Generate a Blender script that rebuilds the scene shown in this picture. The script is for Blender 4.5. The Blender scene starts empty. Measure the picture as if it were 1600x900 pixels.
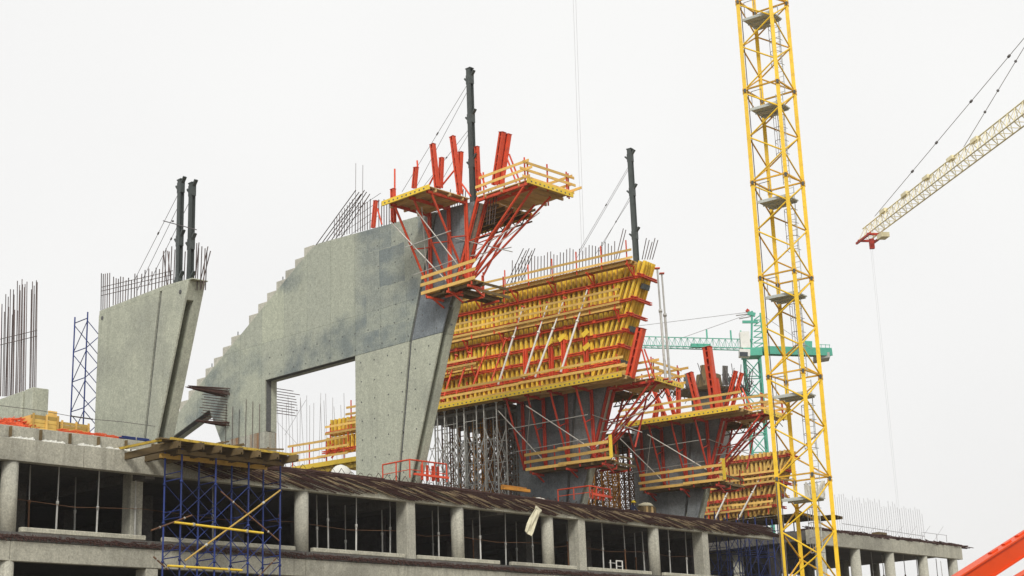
import bpy, bmesh, math, random
from mathutils import Vector, Matrix
R = math.radians
random.seed(7)
scene = bpy.context.scene
COL = scene.collection

# ------------------------------------------------------------------ camera
FPX, PITCH, ROLL = 2400.0, R(15.6), R(2.1)
CAM = Vector((0, 0, 1.7))
_f = Vector((0, math.cos(PITCH), math.sin(PITCH)))
_u = Vector((0, -math.sin(PITCH), math.cos(PITCH)))
_r = Vector((1, 0, 0))
IMR = _r * math.cos(ROLL) - _u * math.sin(ROLL)
IMU = _r * math.sin(ROLL) + _u * math.cos(ROLL)
cd = bpy.data.cameras.new('camera')
cam = bpy.data.objects.new('camera', cd)
COL.objects.link(cam)
cd.sensor_width = 36
cd.lens = FPX / 1600 * 36
cd.clip_end = 6000
m = Matrix((IMR, IMU, -_f)).transposed().to_4x4()
m.translation = CAM
cam.matrix_world = m
scene.camera = cam

# ------------------------------------------------------------------ world: overcast white sky
SUN_EL, SUN_AZ = R(40), R(184)          # azimuth measured from +Y (view direction) clockwise
w = bpy.data.worlds.new('World')
scene.world = w
w.use_nodes = True
nt = w.node_tree
nt.nodes.clear()
out = nt.nodes.new('ShaderNodeOutputWorld')
bg_sky = nt.nodes.new('ShaderNodeBackground')
sky = nt.nodes.new('ShaderNodeTexSky')
sky.sky_type = 'NISHITA'
sky.sun_disc = False
sky.sun_elevation = SUN_EL
sky.sun_rotation = SUN_AZ
sky.air_density = 1.0
sky.dust_density = 3.0
bg_sky.inputs['Strength'].default_value = 0.05
bg_cl = nt.nodes.new('ShaderNodeBackground')
tc = nt.nodes.new('ShaderNodeTexCoord')
ns = nt.nodes.new('ShaderNodeTexNoise')
ns.inputs['Scale'].default_value = 1.5
ns.inputs['Detail'].default_value = 3
ns.inputs['Roughness'].default_value = 0.45
rp = nt.nodes.new('ShaderNodeValToRGB')
rp.color_ramp.elements[0].position = 0.3
rp.color_ramp.elements[0].color = (0.675, 0.668, 0.665, 1)
rp.color_ramp.elements[1].position = 0.7
rp.color_ramp.elements[1].color = (0.775, 0.773, 0.762, 1)
nt.links.new(tc.outputs['Generated'], ns.inputs['Vector'])
nt.links.new(ns.outputs['Fac'], rp.inputs['Fac'])
nt.links.new(rp.outputs['Color'], bg_cl.inputs['Color'])
bg_cl.inputs['Strength'].default_value = 0.955
mx = nt.nodes.new('ShaderNodeMixShader')
mx.inputs['Fac'].default_value = 0.94   # cloud cover
nt.links.new(sky.outputs['Color'], bg_sky.inputs['Color'])
nt.links.new(bg_sky.outputs[0], mx.inputs[1])
nt.links.new(bg_cl.outputs[0], mx.inputs[2])
nt.links.new(mx.outputs[0], out.inputs['Surface'])

sd = bpy.data.lights.new('sun', 'SUN')
sd.energy = 1.5
sd.angle = R(14)
sd.color = (1.0, 0.965, 0.9)
sun = bpy.data.objects.new('sun', sd)
COL.objects.link(sun)
sdir = Vector((math.sin(SUN_AZ) * math.cos(SUN_EL), math.cos(SUN_AZ) * math.cos(SUN_EL), math.sin(SUN_EL)))
sun.rotation_euler = sdir.to_track_quat('Z', 'Y').to_euler()

scene.view_settings.view_transform = 'Standard'
scene.view_settings.look = 'None'
scene.view_settings.exposure = 0.45
scene.view_settings.gamma = 1.0
scene.render.engine = 'CYCLES'
scene.cycles.max_bounces = 6

# ------------------------------------------------------------------ geometry helpers
def ray(px, py):
    return (_f * FPX + IMR * (px - 800) + IMU * (450 - py)).normalized()

def hit(px, py, P0, N):
    d = ray(px, py)
    return CAM + d * ((P0 - CAM).dot(N) / d.dot(N))

Z3 = Vector((0, 0, 1))

class Frame:
    """A vertical plane: U runs along it towards the street, V across it, away from the seen side."""
    def __init__(s, O, heading):
        h = R(heading)
        I = Vector((math.sin(h), math.cos(h), 0))
        s.O = Vector((O.x, O.y, 0)); s.U = -I; s.V = Vector((I.y, -I.x, 0))
    def pt(s, u, v, z):
        return s.O + s.U * u + s.V * v + Z3 * z
    def uz(s, px, py, v=0.0):
        h = hit(px, py, s.O + s.V * v, s.V) - s.O
        return h.dot(s.U), h.z
    def vz(s, px, py, u=0.0):
        h = hit(px, py, s.O + s.U * u, s.U) - s.O
        return h.dot(s.V), h.z
    def uv(s, px, py, z):
        h = hit(px, py, Z3 * z, Z3) - s.O
        return h.dot(s.U), h.dot(s.V)

# ------------------------------------------------------------------ materials
def new_mat(name):
    mt = bpy.data.materials.new(name)
    mt.use_nodes = True
    n = mt.node_tree.nodes
    return mt, mt.node_tree, n['Principled BSDF']

def node(nt, typ, **kw):
    n = nt.nodes.new(typ)
    for k, v in kw.items():
        if k in n.inputs:
            n.inputs[k].default_value = v
        else:
            setattr(n, k, v)
    return n

def ramp(nt, fac, p0, c0, p1, c1):
    r = nt.nodes.new('ShaderNodeValToRGB')
    e = r.color_ramp.elements
    e[0].position, e[0].color = p0, (*c0, 1)
    e[1].position, e[1].color = p1, (*c1, 1)
    nt.links.new(fac, r.inputs['Fac'])
    return r.outputs['Color']

def mixc(nt, fac, a, b, mode='MIX'):
    n = nt.nodes.new('ShaderNodeMix')
    n.data_type = 'RGBA'; n.blend_type = mode
    for sock, val in ((n.inputs[0], fac), (n.inputs[6], a), (n.inputs[7], b)):
        if isinstance(val, (int, float)): sock.default_value = val
        elif isinstance(val, tuple): sock.default_value = (*val, 1)
        else: nt.links.new(val, sock)
    return n.outputs[2]

def mapped(nt, vec, scale):
    mp = nt.nodes.new('ShaderNodeMapping')
    mp.inputs['Scale'].default_value = scale
    nt.links.new(vec, mp.inputs['Vector'])
    return mp.outputs['Vector']

def concrete(name, base, dark, stain=(0.12, 0.15, 0.16), stain_amt=0.6, panel=None, streak=0.5, rust=0.0, zone=None):
    mt, nt, b = new_mat(name)
    geo = nt.nodes.new('ShaderNodeNewGeometry')
    pos = geo.outputs['Position']
    n1 = node(nt, 'ShaderNodeTexNoise', Scale=0.22, Detail=5.0, Roughness=0.6); nt.links.new(pos, n1.inputs['Vector'])
    n2 = node(nt, 'ShaderNodeTexNoise', Scale=3.5, Detail=6.0, Roughness=0.7); nt.links.new(pos, n2.inputs['Vector'])
    c = ramp(nt, n2.outputs['Fac'], 0.3, dark, 0.68, base)
    f1 = ramp(nt, n1.outputs['Fac'], 0.5, (0, 0, 0), 0.66, (stain_amt,) * 3)
    c = mixc(nt, f1, c, stain)
    n3 = node(nt, 'ShaderNodeTexNoise', Scale=1.0, Detail=4.0, Roughness=0.6)
    nt.links.new(mapped(nt, pos, (2.6, 2.6, 0.16)), n3.inputs['Vector'])
    f3 = ramp(nt, n3.outputs['Fac'], 0.5, (0, 0, 0), 0.72, (streak,) * 3)
    c = mixc(nt, f3, c, tuple(x * 0.55 for x in base))
    if zone:
        # the street end was cast against newer boards: blue-grey, blotchy
        uvz = nt.nodes.new('ShaderNodeTexCoord').outputs['UV']
        sx = nt.nodes.new('ShaderNodeSeparateXYZ'); nt.links.new(uvz, sx.inputs[0])
        mrz = nt.nodes.new('ShaderNodeMapRange'); mrz.inputs['From Min'].default_value = zone[0]; mrz.inputs['From Max'].default_value = zone[1]
        nt.links.new(sx.outputs['X'], mrz.inputs['Value'])
        nz = node(nt, 'ShaderNodeTexNoise', Scale=0.42, Detail=6.0, Roughness=0.62); nt.links.new(mapped(nt, pos, (1, 1, 1.9)), nz.inputs['Vector'])
        fz0 = ramp(nt, nz.outputs['Fac'], 0.38, (0.4,) * 3, 0.58, (1.0,) * 3)
        bz = node(nt, 'ShaderNodeTexBrick', Scale=1.0, offset=0.5)
        bz.inputs['Color1'].default_value = (0.1, 0.1, 0.1, 1); bz.inputs['Color2'].default_value = (1.0, 1.0, 1.0, 1); bz.inputs['Mortar'].default_value = (0.3, 0.3, 0.3, 1)
        bz.inputs['Mortar Size'].default_value = 0.03; bz.inputs['Brick Width'].default_value = 2.42; bz.inputs['Row Height'].default_value = 2.6
        nd_ = node(nt, 'ShaderNodeTexNoise', Scale=0.9, Detail=4.0); nt.links.new(uvz, nd_.inputs['Vector'])
        va = nt.nodes.new('ShaderNodeVectorMath'); va.operation = 'MULTIPLY_ADD'; va.inputs[1].default_value = (.18, .5, 0)
        nt.links.new(nd_.outputs['Color'], va.inputs[0]); nt.links.new(uvz, va.inputs[2]); nt.links.new(va.outputs[0], bz.inputs['Vector'])
        fz = mixc(nt, 1.0, fz0, bz.outputs['Color'], 'MULTIPLY')
        mz = nt.nodes.new('ShaderNodeMath'); mz.operation = 'MULTIPLY'
        nt.links.new(mrz.outputs[0], mz.inputs[0]); nt.links.new(fz, mz.inputs[1])
        c = mixc(nt, mz.outputs[0], c, (0.165, 0.205, 0.225))
    if rust:
        n4 = node(nt, 'ShaderNodeTexNoise', Scale=1.0, Detail=3.0, Roughness=0.6)
        nt.links.new(mapped(nt, pos, (1.9, 1.9, 0.1)), n4.inputs['Vector'])
        f4 = ramp(nt, n4.outputs['Fac'], 0.52, (0, 0, 0), 0.68, (rust,) * 3)
        c = mixc(nt, f4, c, (0.27, 0.12, 0.035))
    if panel:
        uv = nt.nodes.new('ShaderNodeTexCoord').outputs['UV']
        br = node(nt, 'ShaderNodeTexBrick', Scale=1.0, offset=0.0)
        br.inputs['Color1'].default_value = (0.9, 0.9, 0.92, 1); br.inputs['Color2'].default_value = (1.06, 1.06, 1.03, 1)
        br.inputs['Mortar'].default_value = (0.66, 0.68, 0.68, 1)
        br.inputs['Mortar Size'].default_value = 0.022; br.inputs['Mortar Smooth'].default_value = 0.6
        br.inputs['Brick Width'].default_value = panel[0]; br.inputs['Row Height'].default_value = panel[1]
        nt.links.new(uv, br.inputs['Vector'])
        c = mixc(nt, 1.0, c, br.outputs['Color'], 'MULTIPLY')
    ng = node(nt, 'ShaderNodeTexNoise', Scale=11.0, Detail=5.0, Roughness=0.75); nt.links.new(pos, ng.inputs['Vector'])
    gg = ramp(nt, ng.outputs['Fac'], 0.34, (0.7,) * 3, 0.66, (1.2,) * 3)
    c = mixc(nt, 1.0, c, gg, 'MULTIPLY')
    nt.links.new(c, b.inputs['Base Color'])
    b.inputs['Roughness'].default_value = 0.9
    b.inputs['Specular IOR Level'].default_value = 0.25
    bp = node(nt, 'ShaderNodeBump', Strength=0.25, Distance=0.03)
    nt.links.new(n2.outputs['Fac'], bp.inputs['Height']); nt.links.new(bp.outputs[0], b.inputs['Normal'])
    return mt

def paint(name, col, rough=0.5, dirt=(0.1, 0.07, 0.05), amt=0.55, vary=0.25, metal=0.0, scale=2.2):
    """painted or raw metal / timber: dirt patches with a shape of their own, per-piece tint"""
    mt, nt, b = new_mat(name)
    geo = nt.nodes.new('ShaderNodeNewGeometry')
    n1 = node(nt, 'ShaderNodeTexNoise', Scale=scale, Detail=5.0, Roughness=0.7); nt.links.new(geo.outputs['Position'], n1.inputs['Vector'])
    f = ramp(nt, n1.outputs['Fac'], 0.48, (0, 0, 0), 0.72, (amt,) * 3)
    oi = nt.nodes.new('ShaderNodeObjectInfo')
    hv = nt.nodes.new('ShaderNodeHueSaturation')
    hv.inputs['Color'].default_value = (*col, 1)
    mr = node(nt, 'ShaderNodeMapRange'); mr.inputs['To Min'].default_value = 1 - vary; mr.inputs['To Max'].default_value = 1 + vary * 0.6
    nt.links.new(oi.outputs['Random'], mr.inputs['Value']); nt.links.new(mr.outputs[0], hv.inputs['Value'])
    c = mixc(nt, f, hv.outputs[0], dirt)
    nt.links.new(c, b.inputs['Base Color'])
    b.inputs['Roughness'].default_value = rough
    b.inputs['Metallic'].default_value = metal
    b.inputs['Specular IOR Level'].default_value = 0.3
    return mt

M = dict(
    fin=concrete('concrete_fin', (0.505, 0.53, 0.43), (0.385, 0.41, 0.335), (0.18, 0.215, 0.22), 0.85, (2.42, 9.0), 0.3, zone=(-4.9, -4.0)),
    fin_plain=concrete('concrete_fin_plain', (0.53, 0.55, 0.445), (0.405, 0.425, 0.345), (0.24, 0.25, 0.23), 0.4, None, 0.35),
    fin_dark=concrete('darker_fin_concrete', (0.27, 0.30, 0.315), (0.19, 0.215, 0.235), (0.10, 0.12, 0.14), 0.7, (2.42, 3.05), 0.3),  # darker blue-grey concrete for the upper wedge of the arched fin
    fin_wet=concrete('concrete_fin_wet', (0.25, 0.27, 0.285), (0.17, 0.185, 0.20), (0.06, 0.07, 0.085), 0.7, (2.42, 3.05), 0.4),  # shade under the platforms is put into this darker concrete
    leg=concrete('concrete_leg', (0.50, 0.50, 0.42), (0.38, 0.38, 0.325), (0.25, 0.26, 0.24), 0.4, None, 0.5, 0.8),
    groove=concrete('concrete_groove', (0.16, 0.165, 0.16), (0.11, 0.115, 0.115), (0.08, 0.08, 0.08), 0.5, None, 0.4),  # recess shade of grooves, holes and slots is put into the colour
    step=concrete('concrete_step', (0.6, 0.585, 0.5), (0.48, 0.47, 0.4), (0.3, 0.3, 0.27), 0.4, None, 0.5),
    frame=concrete('concrete_frame', (0.52, 0.505, 0.415), (0.39, 0.38, 0.315), (0.2, 0.195, 0.165), 0.6, None, 0.7),
    pale=concrete('concrete_pale', (0.6, 0.58, 0.47), (0.44, 0.43, 0.35), (0.25, 0.24, 0.2), 0.5, None, 0.4),
    column=concrete('concrete_column', (0.53, 0.515, 0.43), (0.41, 0.40, 0.335), (0.3, 0.3, 0.26), 0.5, None, 0.6),
    slab=concrete('concrete_soffit', (0.17, 0.16, 0.145), (0.11, 0.105, 0.1), (0.06, 0.06, 0.06), 0.5, None, 0.2),  # darker than the frame concrete; interior shade is in the colour
    inner=concrete('concrete_inner', (0.09, 0.083, 0.085), (0.05, 0.046, 0.05), (0.03, 0.03, 0.03), 0.5, None, 0.2),  # gloom of the deep storeys is painted into this dark tone
    red=paint('red_steel', (0.72, 0.085, 0.032), 0.5, (0.25, 0.05, 0.03), 0.45, 0.22),
    dkred=paint('worn_shaded_red_steel', (0.56, 0.055, 0.03), 0.6, (0.12, 0.04, 0.03), 0.6, 0.25),  # darker red: wear, plus painted shade on the dark fins' platform brackets
    yellow=paint('yellow_timber_beam', (0.93, 0.66, 0.065), 0.55, (0.5, 0.33, 0.1), 0.6, 0.3, scale=3.2),
    oldyellow=paint('faded_timber_beam', (0.68, 0.46, 0.12), 0.65, (0.3, 0.18, 0.07), 0.6, 0.35),
    yedge=paint('yellow_edge_beam', (0.88, 0.62, 0.06), 0.5, (0.35, 0.2, 0.04), 0.35, 0.12),
    ply=paint('formwork_plywood', (0.46, 0.28, 0.085), 0.7, (0.2, 0.12, 0.05), 0.6, 0.3, scale=0.9),
    deck=paint('deck_plywood', (0.62, 0.43, 0.19), 0.75, (0.3, 0.19, 0.09), 0.6, 0.25, scale=0.9),
    plank=paint('pale_plank', (0.78, 0.50, 0.14), 0.7, (0.35, 0.2, 0.08), 0.5, 0.3),
    oldplank=paint('weathered_plank', (0.17, 0.12, 0.055), 0.8, (0.09, 0.06, 0.03), 0.7, 0.35),
    dirtyyellow=paint('dirty_yellow_beam', (0.55, 0.38, 0.05), 0.7, (0.14, 0.09, 0.03), 0.8, 0.2, scale=3.5),
    galv=paint('galvanised_tube', (0.5, 0.5, 0.47), 0.5, (0.2, 0.19, 0.17), 0.55, 0.25),
    white=paint('pale_prop_tube', (0.8, 0.79, 0.74), 0.5, (0.4, 0.38, 0.33), 0.4, 0.1),
    rust=paint('rusty_tube', (0.22, 0.11, 0.055), 0.8, (0.07, 0.045, 0.035), 0.7, 0.45),
    orange=paint('orange_tube', (0.55, 0.24, 0.03), 0.6, (0.12, 0.06, 0.03), 0.7, 0.4),
    rebar=paint('rebar_steel', (0.13, 0.10, 0.095), 0.8, (0.05, 0.035, 0.035), 0.6, 0.55),
    mat=paint('rusty_rebar_mat', (0.085, 0.042, 0.034), 0.85, (0.03, 0.017, 0.018), 0.75, 0.3, scale=6),
    tanbar=paint('dusty_bar', (0.40, 0.31, 0.19), 0.85, (0.16, 0.1, 0.06), 0.7, 0.2, scale=5),
    mast=paint('dark_steel_mast', (0.075, 0.088, 0.085), 0.5, (0.03, 0.035, 0.035), 0.5, 0.1),
    blue=paint('blue_scaffold_tube', (0.022, 0.045, 0.20), 0.5, (0.03, 0.03, 0.06), 0.6, 0.4),
    crane=paint('yellow_crane_paint', (0.90, 0.59, 0.03), 0.45, (0.40, 0.2, 0.03), 0.5, 0.14, scale=3.0),
    crane_d=paint('yellow_crane_brace', (0.78, 0.44, 0.03), 0.5, (0.25, 0.1, 0.03), 0.5, 0.25),
    jib=paint('pale_jib_paint', (0.85, 0.77, 0.5), 0.5, (0.65, 0.56, 0.33), 0.4, 0.15),  # yellow paled in the colour to stand for haze and glare
    oldgalv=paint('stained_tube', (0.24, 0.235, 0.22), 0.6, (0.08, 0.065, 0.055), 0.6, 0.35),
    grating=paint('grey_grating', (0.5, 0.53, 0.5), 0.6, (0.32, 0.33, 0.31), 0.4, 0.15),
    green=paint('green_crane_paint', (0.09, 0.42, 0.30), 0.5, (0.06, 0.24, 0.18), 0.4, 0.12),
    cable=paint('steel_cable', (0.33, 0.32, 0.32), 0.6, (0.2, 0.2, 0.2), 0.4, 0.1),
    dkcable=paint('dark_cable', (0.12, 0.11, 0.11), 0.6, (0.06, 0.06, 0.06), 0.4, 0.1),
    boom=paint('orange_red_boom', (0.74, 0.075, 0.012), 0.4, (0.45, 0.045, 0.012), 0.35, 0.05),
    net=paint('orange_netting', (0.72, 0.12, 0.04), 0.7, (0.5, 0.08, 0.03), 0.4, 0.1),
    cloth=paint('pale_cloth', (0.72, 0.68, 0.5), 0.8, (0.5, 0.45, 0.3), 0.4, 0.1),
    skin=paint('skin', (0.45, 0.27, 0.19), 0.6, (0.4, 0.22, 0.15), 0.2, 0.0),
    jacket=paint('navy_workwear', (0.035, 0.045, 0.09), 0.85, (0.02, 0.02, 0.04), 0.4, 0.0),
    helmet=paint('yellow_helmet', (0.95, 0.72, 0.03), 0.35, (0.9, 0.6, 0.03), 0.1, 0.0),
    cw=concrete('counterweight_concrete', (0.48, 0.48, 0.44), (0.4, 0.4, 0.36), (0.3, 0.3, 0.28), 0.4),
    cab=paint('white_cab_panel', (0.75, 0.75, 0.7), 0.5, (0.5, 0.5, 0.45), 0.4, 0.0),
    glass=paint('dark_glass', (0.05, 0.06, 0.07), 0.15, (0.04, 0.05, 0.05), 0.1, 0.0),
    earth=concrete('site_earth', (0.26, 0.22, 0.16), (0.17, 0.145, 0.11), (0.1, 0.09, 0.07), 0.6, None, 0.0),
)

# ------------------------------------------------------------------ object helpers
def thing(name, label, cat, loc, group=None):
    o = bpy.data.objects.new(name, None)
    COL.objects.link(o)
    o.empty_display_size = 0.3
    o.location = loc
    o['label'] = label; o['category'] = cat
    if group: o['group'] = group
    o['_inv'] = 1
    del o['_inv']
    return o

def structure(name, loc=(0, 0, 0)):
    o = bpy.data.objects.new(name, None)
    COL.objects.link(o); o.location = loc
    o['kind'] = 'structure'
    return o

def attach(o, parent):
    if parent is not None:
        o.parent = parent
        p = parent
        t = Vector((0, 0, 0))
        if p.type == 'EMPTY':
            t = p.location
            o.matrix_parent_inverse = Matrix.Translation(-t)
        else:
            o.matrix_parent_inverse = PW[p.name].inverted()

PW = {}
UNIT = {}

def prof(shape):
    if shape == 'box':
        return [(-.5, -.5), (.5, -.5), (.5, .5), (-.5, .5)]
    if shape == 'tube':
        return [(.5 * math.cos(i * math.pi / 4), .5 * math.sin(i * math.pi / 4)) for i in range(8)]
    if shape == 'ibeam':
        t, wb = .24, .22
        return [(-.5, -.5), (.5, -.5), (.5, -.5 + t), (wb, -.5 + t), (wb, .5 - t), (.5, .5 - t), (.5, .5), (-.5, .5), (-.5, .5 - t), (-wb, .5 - t), (-wb, -.5 + t), (-.5, -.5 + t)]
    if shape == 'hbeam':
        t, wb = .14, .1
        return [(-.5, -.5), (.5, -.5), (.5, -.5 + t), (wb, -.5 + t), (wb, .5 - t), (.5, .5 - t), (.5, .5), (-.5, .5), (-.5, .5 - t), (-wb, .5 - t), (-wb, -.5 + t), (-.5, -.5 + t)]
    if shape == 'angle':
        return [(-.5, -.5), (.5, -.5), (.5, -.3), (-.3, -.3), (-.3, .5), (-.5, .5)]

def unit(shape, mat):
    k = (shape, mat)
    if k in UNIT: return UNIT[k]
    bm = bmesh.new()
    profs = [prof(shape)] if shape != 'waler' else [
        [(-.5, -.5), (-.16, -.5), (-.16, -.36), (-.36, -.36), (-.36, .36), (-.16, .36), (-.16, .5), (-.5, .5)],
        [(.5, .5), (.16, .5), (.16, .36), (.36, .36), (.36, -.36), (.16, -.36), (.16, -.5), (.5, -.5)]]
    for p in profs:
        lo = [bm.verts.new((x, y, 0)) for x, y in p]
        hi = [bm.verts.new((x, y, 1)) for x, y in p]
        n = len(p)
        for i in range(n):
            f = bm.faces.new((lo[i], lo[(i + 1) % n], hi[(i + 1) % n], hi[i]))
            f.smooth = shape == 'tube'
        bm.faces.new(lo[::-1]); bm.faces.new(hi)
    me = bpy.data.meshes.new(shape + '_' + mat)
    bm.to_mesh(me); bm.free()
    me.materials.append(M[mat])
    UNIT[k] = me
    return me

def barmat(a, b, w, d, side=None):
    z = b - a
    L = z.length
    zn = z / L
    if side is None:
        side = Vector((1, 0, 0)) if abs(zn.z) > 0.9 else Z3.cross(zn)
    x = side - zn * side.dot(zn)
    if x.length < 1e-4:
        x = zn.orthogonal()
    x.normalize()
    y = zn.cross(x)
    mm = Matrix((x * w, y * d, zn * L)).transposed().to_4x4()
    mm.translation = a
    return mm

def bar(name, a, b, w, d, mat, parent, shape='box', side=None):
    """one piece from a to b; w is its width along `side`, d its depth"""
    a = Vector(a); b = Vector(b)
    o = bpy.data.objects.new(name, unit(shape, mat))
    COL.objects.link(o)
    mm = barmat(a, b, w, d, side)
    attach(o, parent)
    o.matrix_basis = mm
    PW[o.name] = mm
    return o

def tube(name, a, b, dia, mat, parent):
    return bar(name, a, b, dia, dia, mat, parent, 'tube')

class MB:
    def __init__(s): s.v = []; s.f = []; s.uv = []
    def bar(s, a, b, w, d=None, shape='tube4', side=None):
        d = d or w
        a = Vector(a); b = Vector(b)
        if (b - a).length < 1e-5: return
        mm = barmat(a, b, w, d, side)
        p = {'tube4': [(.5, 0), (0, .5), (-.5, 0), (0, -.5)], 'tube6': [(.5 * math.cos(i * math.pi / 3), .5 * math.sin(i * math.pi / 3)) for i in range(6)]}.get(shape) or prof(shape)
        n0 = len(s.v); n = len(p)
        for z in (0, 1):
            for x, y in p: s.v.append(mm @ Vector((x, y, z)))
        for i in range(n):
            s.f.append((n0 + i, n0 + (i + 1) % n, n0 + n + (i + 1) % n, n0 + n + i))
        s.f.append(tuple(n0 + i for i in range(n))[::-1]); s.f.append(tuple(n0 + n + i for i in range(n)))
    def path(s, pts, w, shape='tube4'):
        for a, b in zip(pts, pts[1:]): s.bar(a, b, w, w, shape)
    def box(s, c8):
        n0 = len(s.v); s.v += [Vector(c) for c in c8]
        for f in ((3, 2, 1, 0), (4, 5, 6, 7), (0, 1, 5, 4), (1, 2, 6, 5), (2, 3, 7, 6), (3, 0, 4, 7)):
            s.f.append(tuple(n0 + i for i in f))
    def prism(s, bottom, top):
        n0 = len(s.v); n = len(bottom)
        s.v += [Vector(p) for p in bottom] + [Vector(p) for p in top]
        s.f.append(tuple(range(n0, n0 + n))[::-1]); s.f.append(tuple(range(n0 + n, n0 + 2 * n)))
        for i in range(n):
            s.f.append((n0 + i, n0 + (i + 1) % n, n0 + n + (i + 1) % n, n0 + n + i))
    def dome(s, rings):
        n0 = len(s.v); n = len(rings[0])
        for r in rings: s.v += [Vector(p) for p in r]
        for k in range(len(rings) - 1):
            for i in range(n):
                a = n0 + k * n
                s.f.append((a + i, a + (i + 1) % n, a + n + (i + 1) % n, a + n + i))
        s.f.append(tuple(n0 + i for i in range(n))[::-1]); s.f.append(tuple(n0 + (len(rings) - 1) * n + i for i in range(n)))
    def build(s, name, mat, parent=None, kind=None, uvf=None, smooth=False, bevel=0):
        me = bpy.data.meshes.new(name)
        me.from_pydata([tuple(v) for v in s.v], [], s.f)
        bm = bmesh.new(); bm.from_mesh(me)
        bmesh.ops.recalc_face_normals(bm, faces=bm.faces)
        if bevel:
            bmesh.ops.bevel(bm, geom=[e for e in bm.edges if e.calc_face_angle(0) > 0.5], offset=bevel, segments=1, affect='EDGES')
        if uvf:
            ul = bm.loops.layers.uv.new('UVMap')
            for f in bm.faces:
                for l in f.loops: l[ul].uv = uvf(l.vert.co)
        if smooth:
            for f in bm.faces: f.smooth = True
        bm.to_mesh(me); bm.free()
        me.materials.append(M[mat])
        o = bpy.data.objects.new(name, me)
        COL.objects.link(o)
        attach(o, parent)
        PW[o.name] = Matrix.Identity(4)
        if kind: o['kind'] = kind
        return o

def slab_poly(fr, pts, v0, v1, name, mat, parent, bevel=0.0):
    """polygon given in (u, z) on a frame, extruded from v0 to v1"""
    mb = MB()
    mb.prism([fr.pt(u, v0, z) for u, z in pts], [fr.pt(u, v1, z) for u, z in pts])
    return mb.build(name, mat, parent, uvf=lambda co: ((co - fr.O).dot(fr.U) + (co - fr.O).dot(fr.V), co.z), bevel=bevel)

def fbox(fr, u0, u1, v0, v1, z0, z1, name, mat, parent, bevel=0.0):
    return slab_poly(fr, [(u0, z0), (u1, z0), (u1, z1), (u0, z1)], v0, v1, name, mat, parent, bevel)

# ------------------------------------------------------------------ levels and frames
L2, SOF, ROOF = 10.9, 14.25, 15.45
P0 = Vector((-11.86, 85.45, 0))
FA = Frame(P0, -48)              # facade: FA.V runs along the street front to the right, FA.U points out to the street
def fp(s, off, z): return FA.pt(-off, s, z)          # s along the front, off inwards
def s_at(px, py, off=0.0): return FA.vz(px, py, -off)[0]
def z_at(px, py, off=0.0): return FA.vz(px, py, -off)[1]

F1 = Frame(hit(240, 690, fp(0, 1, 0), FA.U), -45)
F2 = Frame(hit(640, 748, fp(0, 1, 0), FA.U), -47.5)
F3 = Frame(hit(905, 788, fp(0, 1, 0), FA.U), -55)
F4 = Frame(hit(1090, 814, fp(0, 1, 0), FA.U), -56)
F5 = Frame(hit(1195, 828, fp(0, 6, 0), FA.U), -57)

# ------------------------------------------------------------------ ground
gm = MB()
gm.box([(-900, -300, -0.3), (900, -300, -0.3), (900, 1500, -0.3), (-900, 1500, -0.3),
        (-900, -300, 0), (900, -300, 0), (900, 1500, 0), (-900, 1500, 0)])
g = gm.build('ground', 'earth'); g['kind'] = 'structure'

# ------------------------------------------------------------------ concrete frame building under the fins
def fa_box(s0, s1, o0, o1, z0, z1, name, mat, parent, bevel=0.0):
    mb = MB()
    mb.box([fp(s0, o0, z0), fp(s1, o0, z0), fp(s1, o1, z0), fp(s0, o1, z0), fp(s0, o0, z1), fp(s1, o0, z1), fp(s1, o1, z1), fp(s0, o1, z1)])
    return mb.build(name, mat, parent, bevel=bevel)

bld = thing('frame_building', 'long unfinished concrete frame building with open dark storeys under the fins', 'building', fp(0, 0, 0))
S0, S1, DEPTH = -44.0, 47.0, 34.0
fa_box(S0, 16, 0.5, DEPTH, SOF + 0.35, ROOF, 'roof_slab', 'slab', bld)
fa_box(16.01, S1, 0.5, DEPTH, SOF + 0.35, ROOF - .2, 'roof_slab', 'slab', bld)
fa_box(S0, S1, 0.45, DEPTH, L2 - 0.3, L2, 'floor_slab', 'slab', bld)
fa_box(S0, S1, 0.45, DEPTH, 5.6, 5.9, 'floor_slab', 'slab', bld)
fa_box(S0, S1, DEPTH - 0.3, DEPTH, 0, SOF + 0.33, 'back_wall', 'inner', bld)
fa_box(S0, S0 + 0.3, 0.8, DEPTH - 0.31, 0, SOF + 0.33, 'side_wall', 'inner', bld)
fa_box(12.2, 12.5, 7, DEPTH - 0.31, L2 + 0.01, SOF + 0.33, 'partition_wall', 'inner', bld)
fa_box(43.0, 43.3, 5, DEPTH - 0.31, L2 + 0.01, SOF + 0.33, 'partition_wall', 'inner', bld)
# edge beams of the roof, cast in lengths with open joints
cuts = [-44, -36, -27, -19.6, -14.2, -6.4]
for a, b in zip(cuts, cuts[1:]):
    fa_box(a + 0.012, b - 0.012, 0, 0.5, SOF, ROOF - 0.1 + random.uniform(-.02, .02), 'edge_beam', 'frame', bld, 0.02)
cuts = [-6.4, 0.2, 8.3, 16.2, 24.1, 32.4, 40.0, 47.0]
for a, b in zip(cuts, cuts[1:]):
    fa_box(a + 0.012, b - 0.012, 0.02, 0.5, SOF, ROOF - 0.25, 'edge_beam', 'pale', bld, 0.02)
# set-back upstand on the left part of the roof
fa_box(-44, -4.0, 0.75, 1.05, ROOF - 0.02, ROOF + 0.62, 'roof_upstand', 'frame', bld, 0.02)
for k in range(14):
    ss = -26 + k * 1.62
    fa_box(ss, ss + 0.09, 0.6, 0.75, ROOF - 0.08, ROOF + 0.55, 'upstand_post', 'oldplank', bld)
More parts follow.
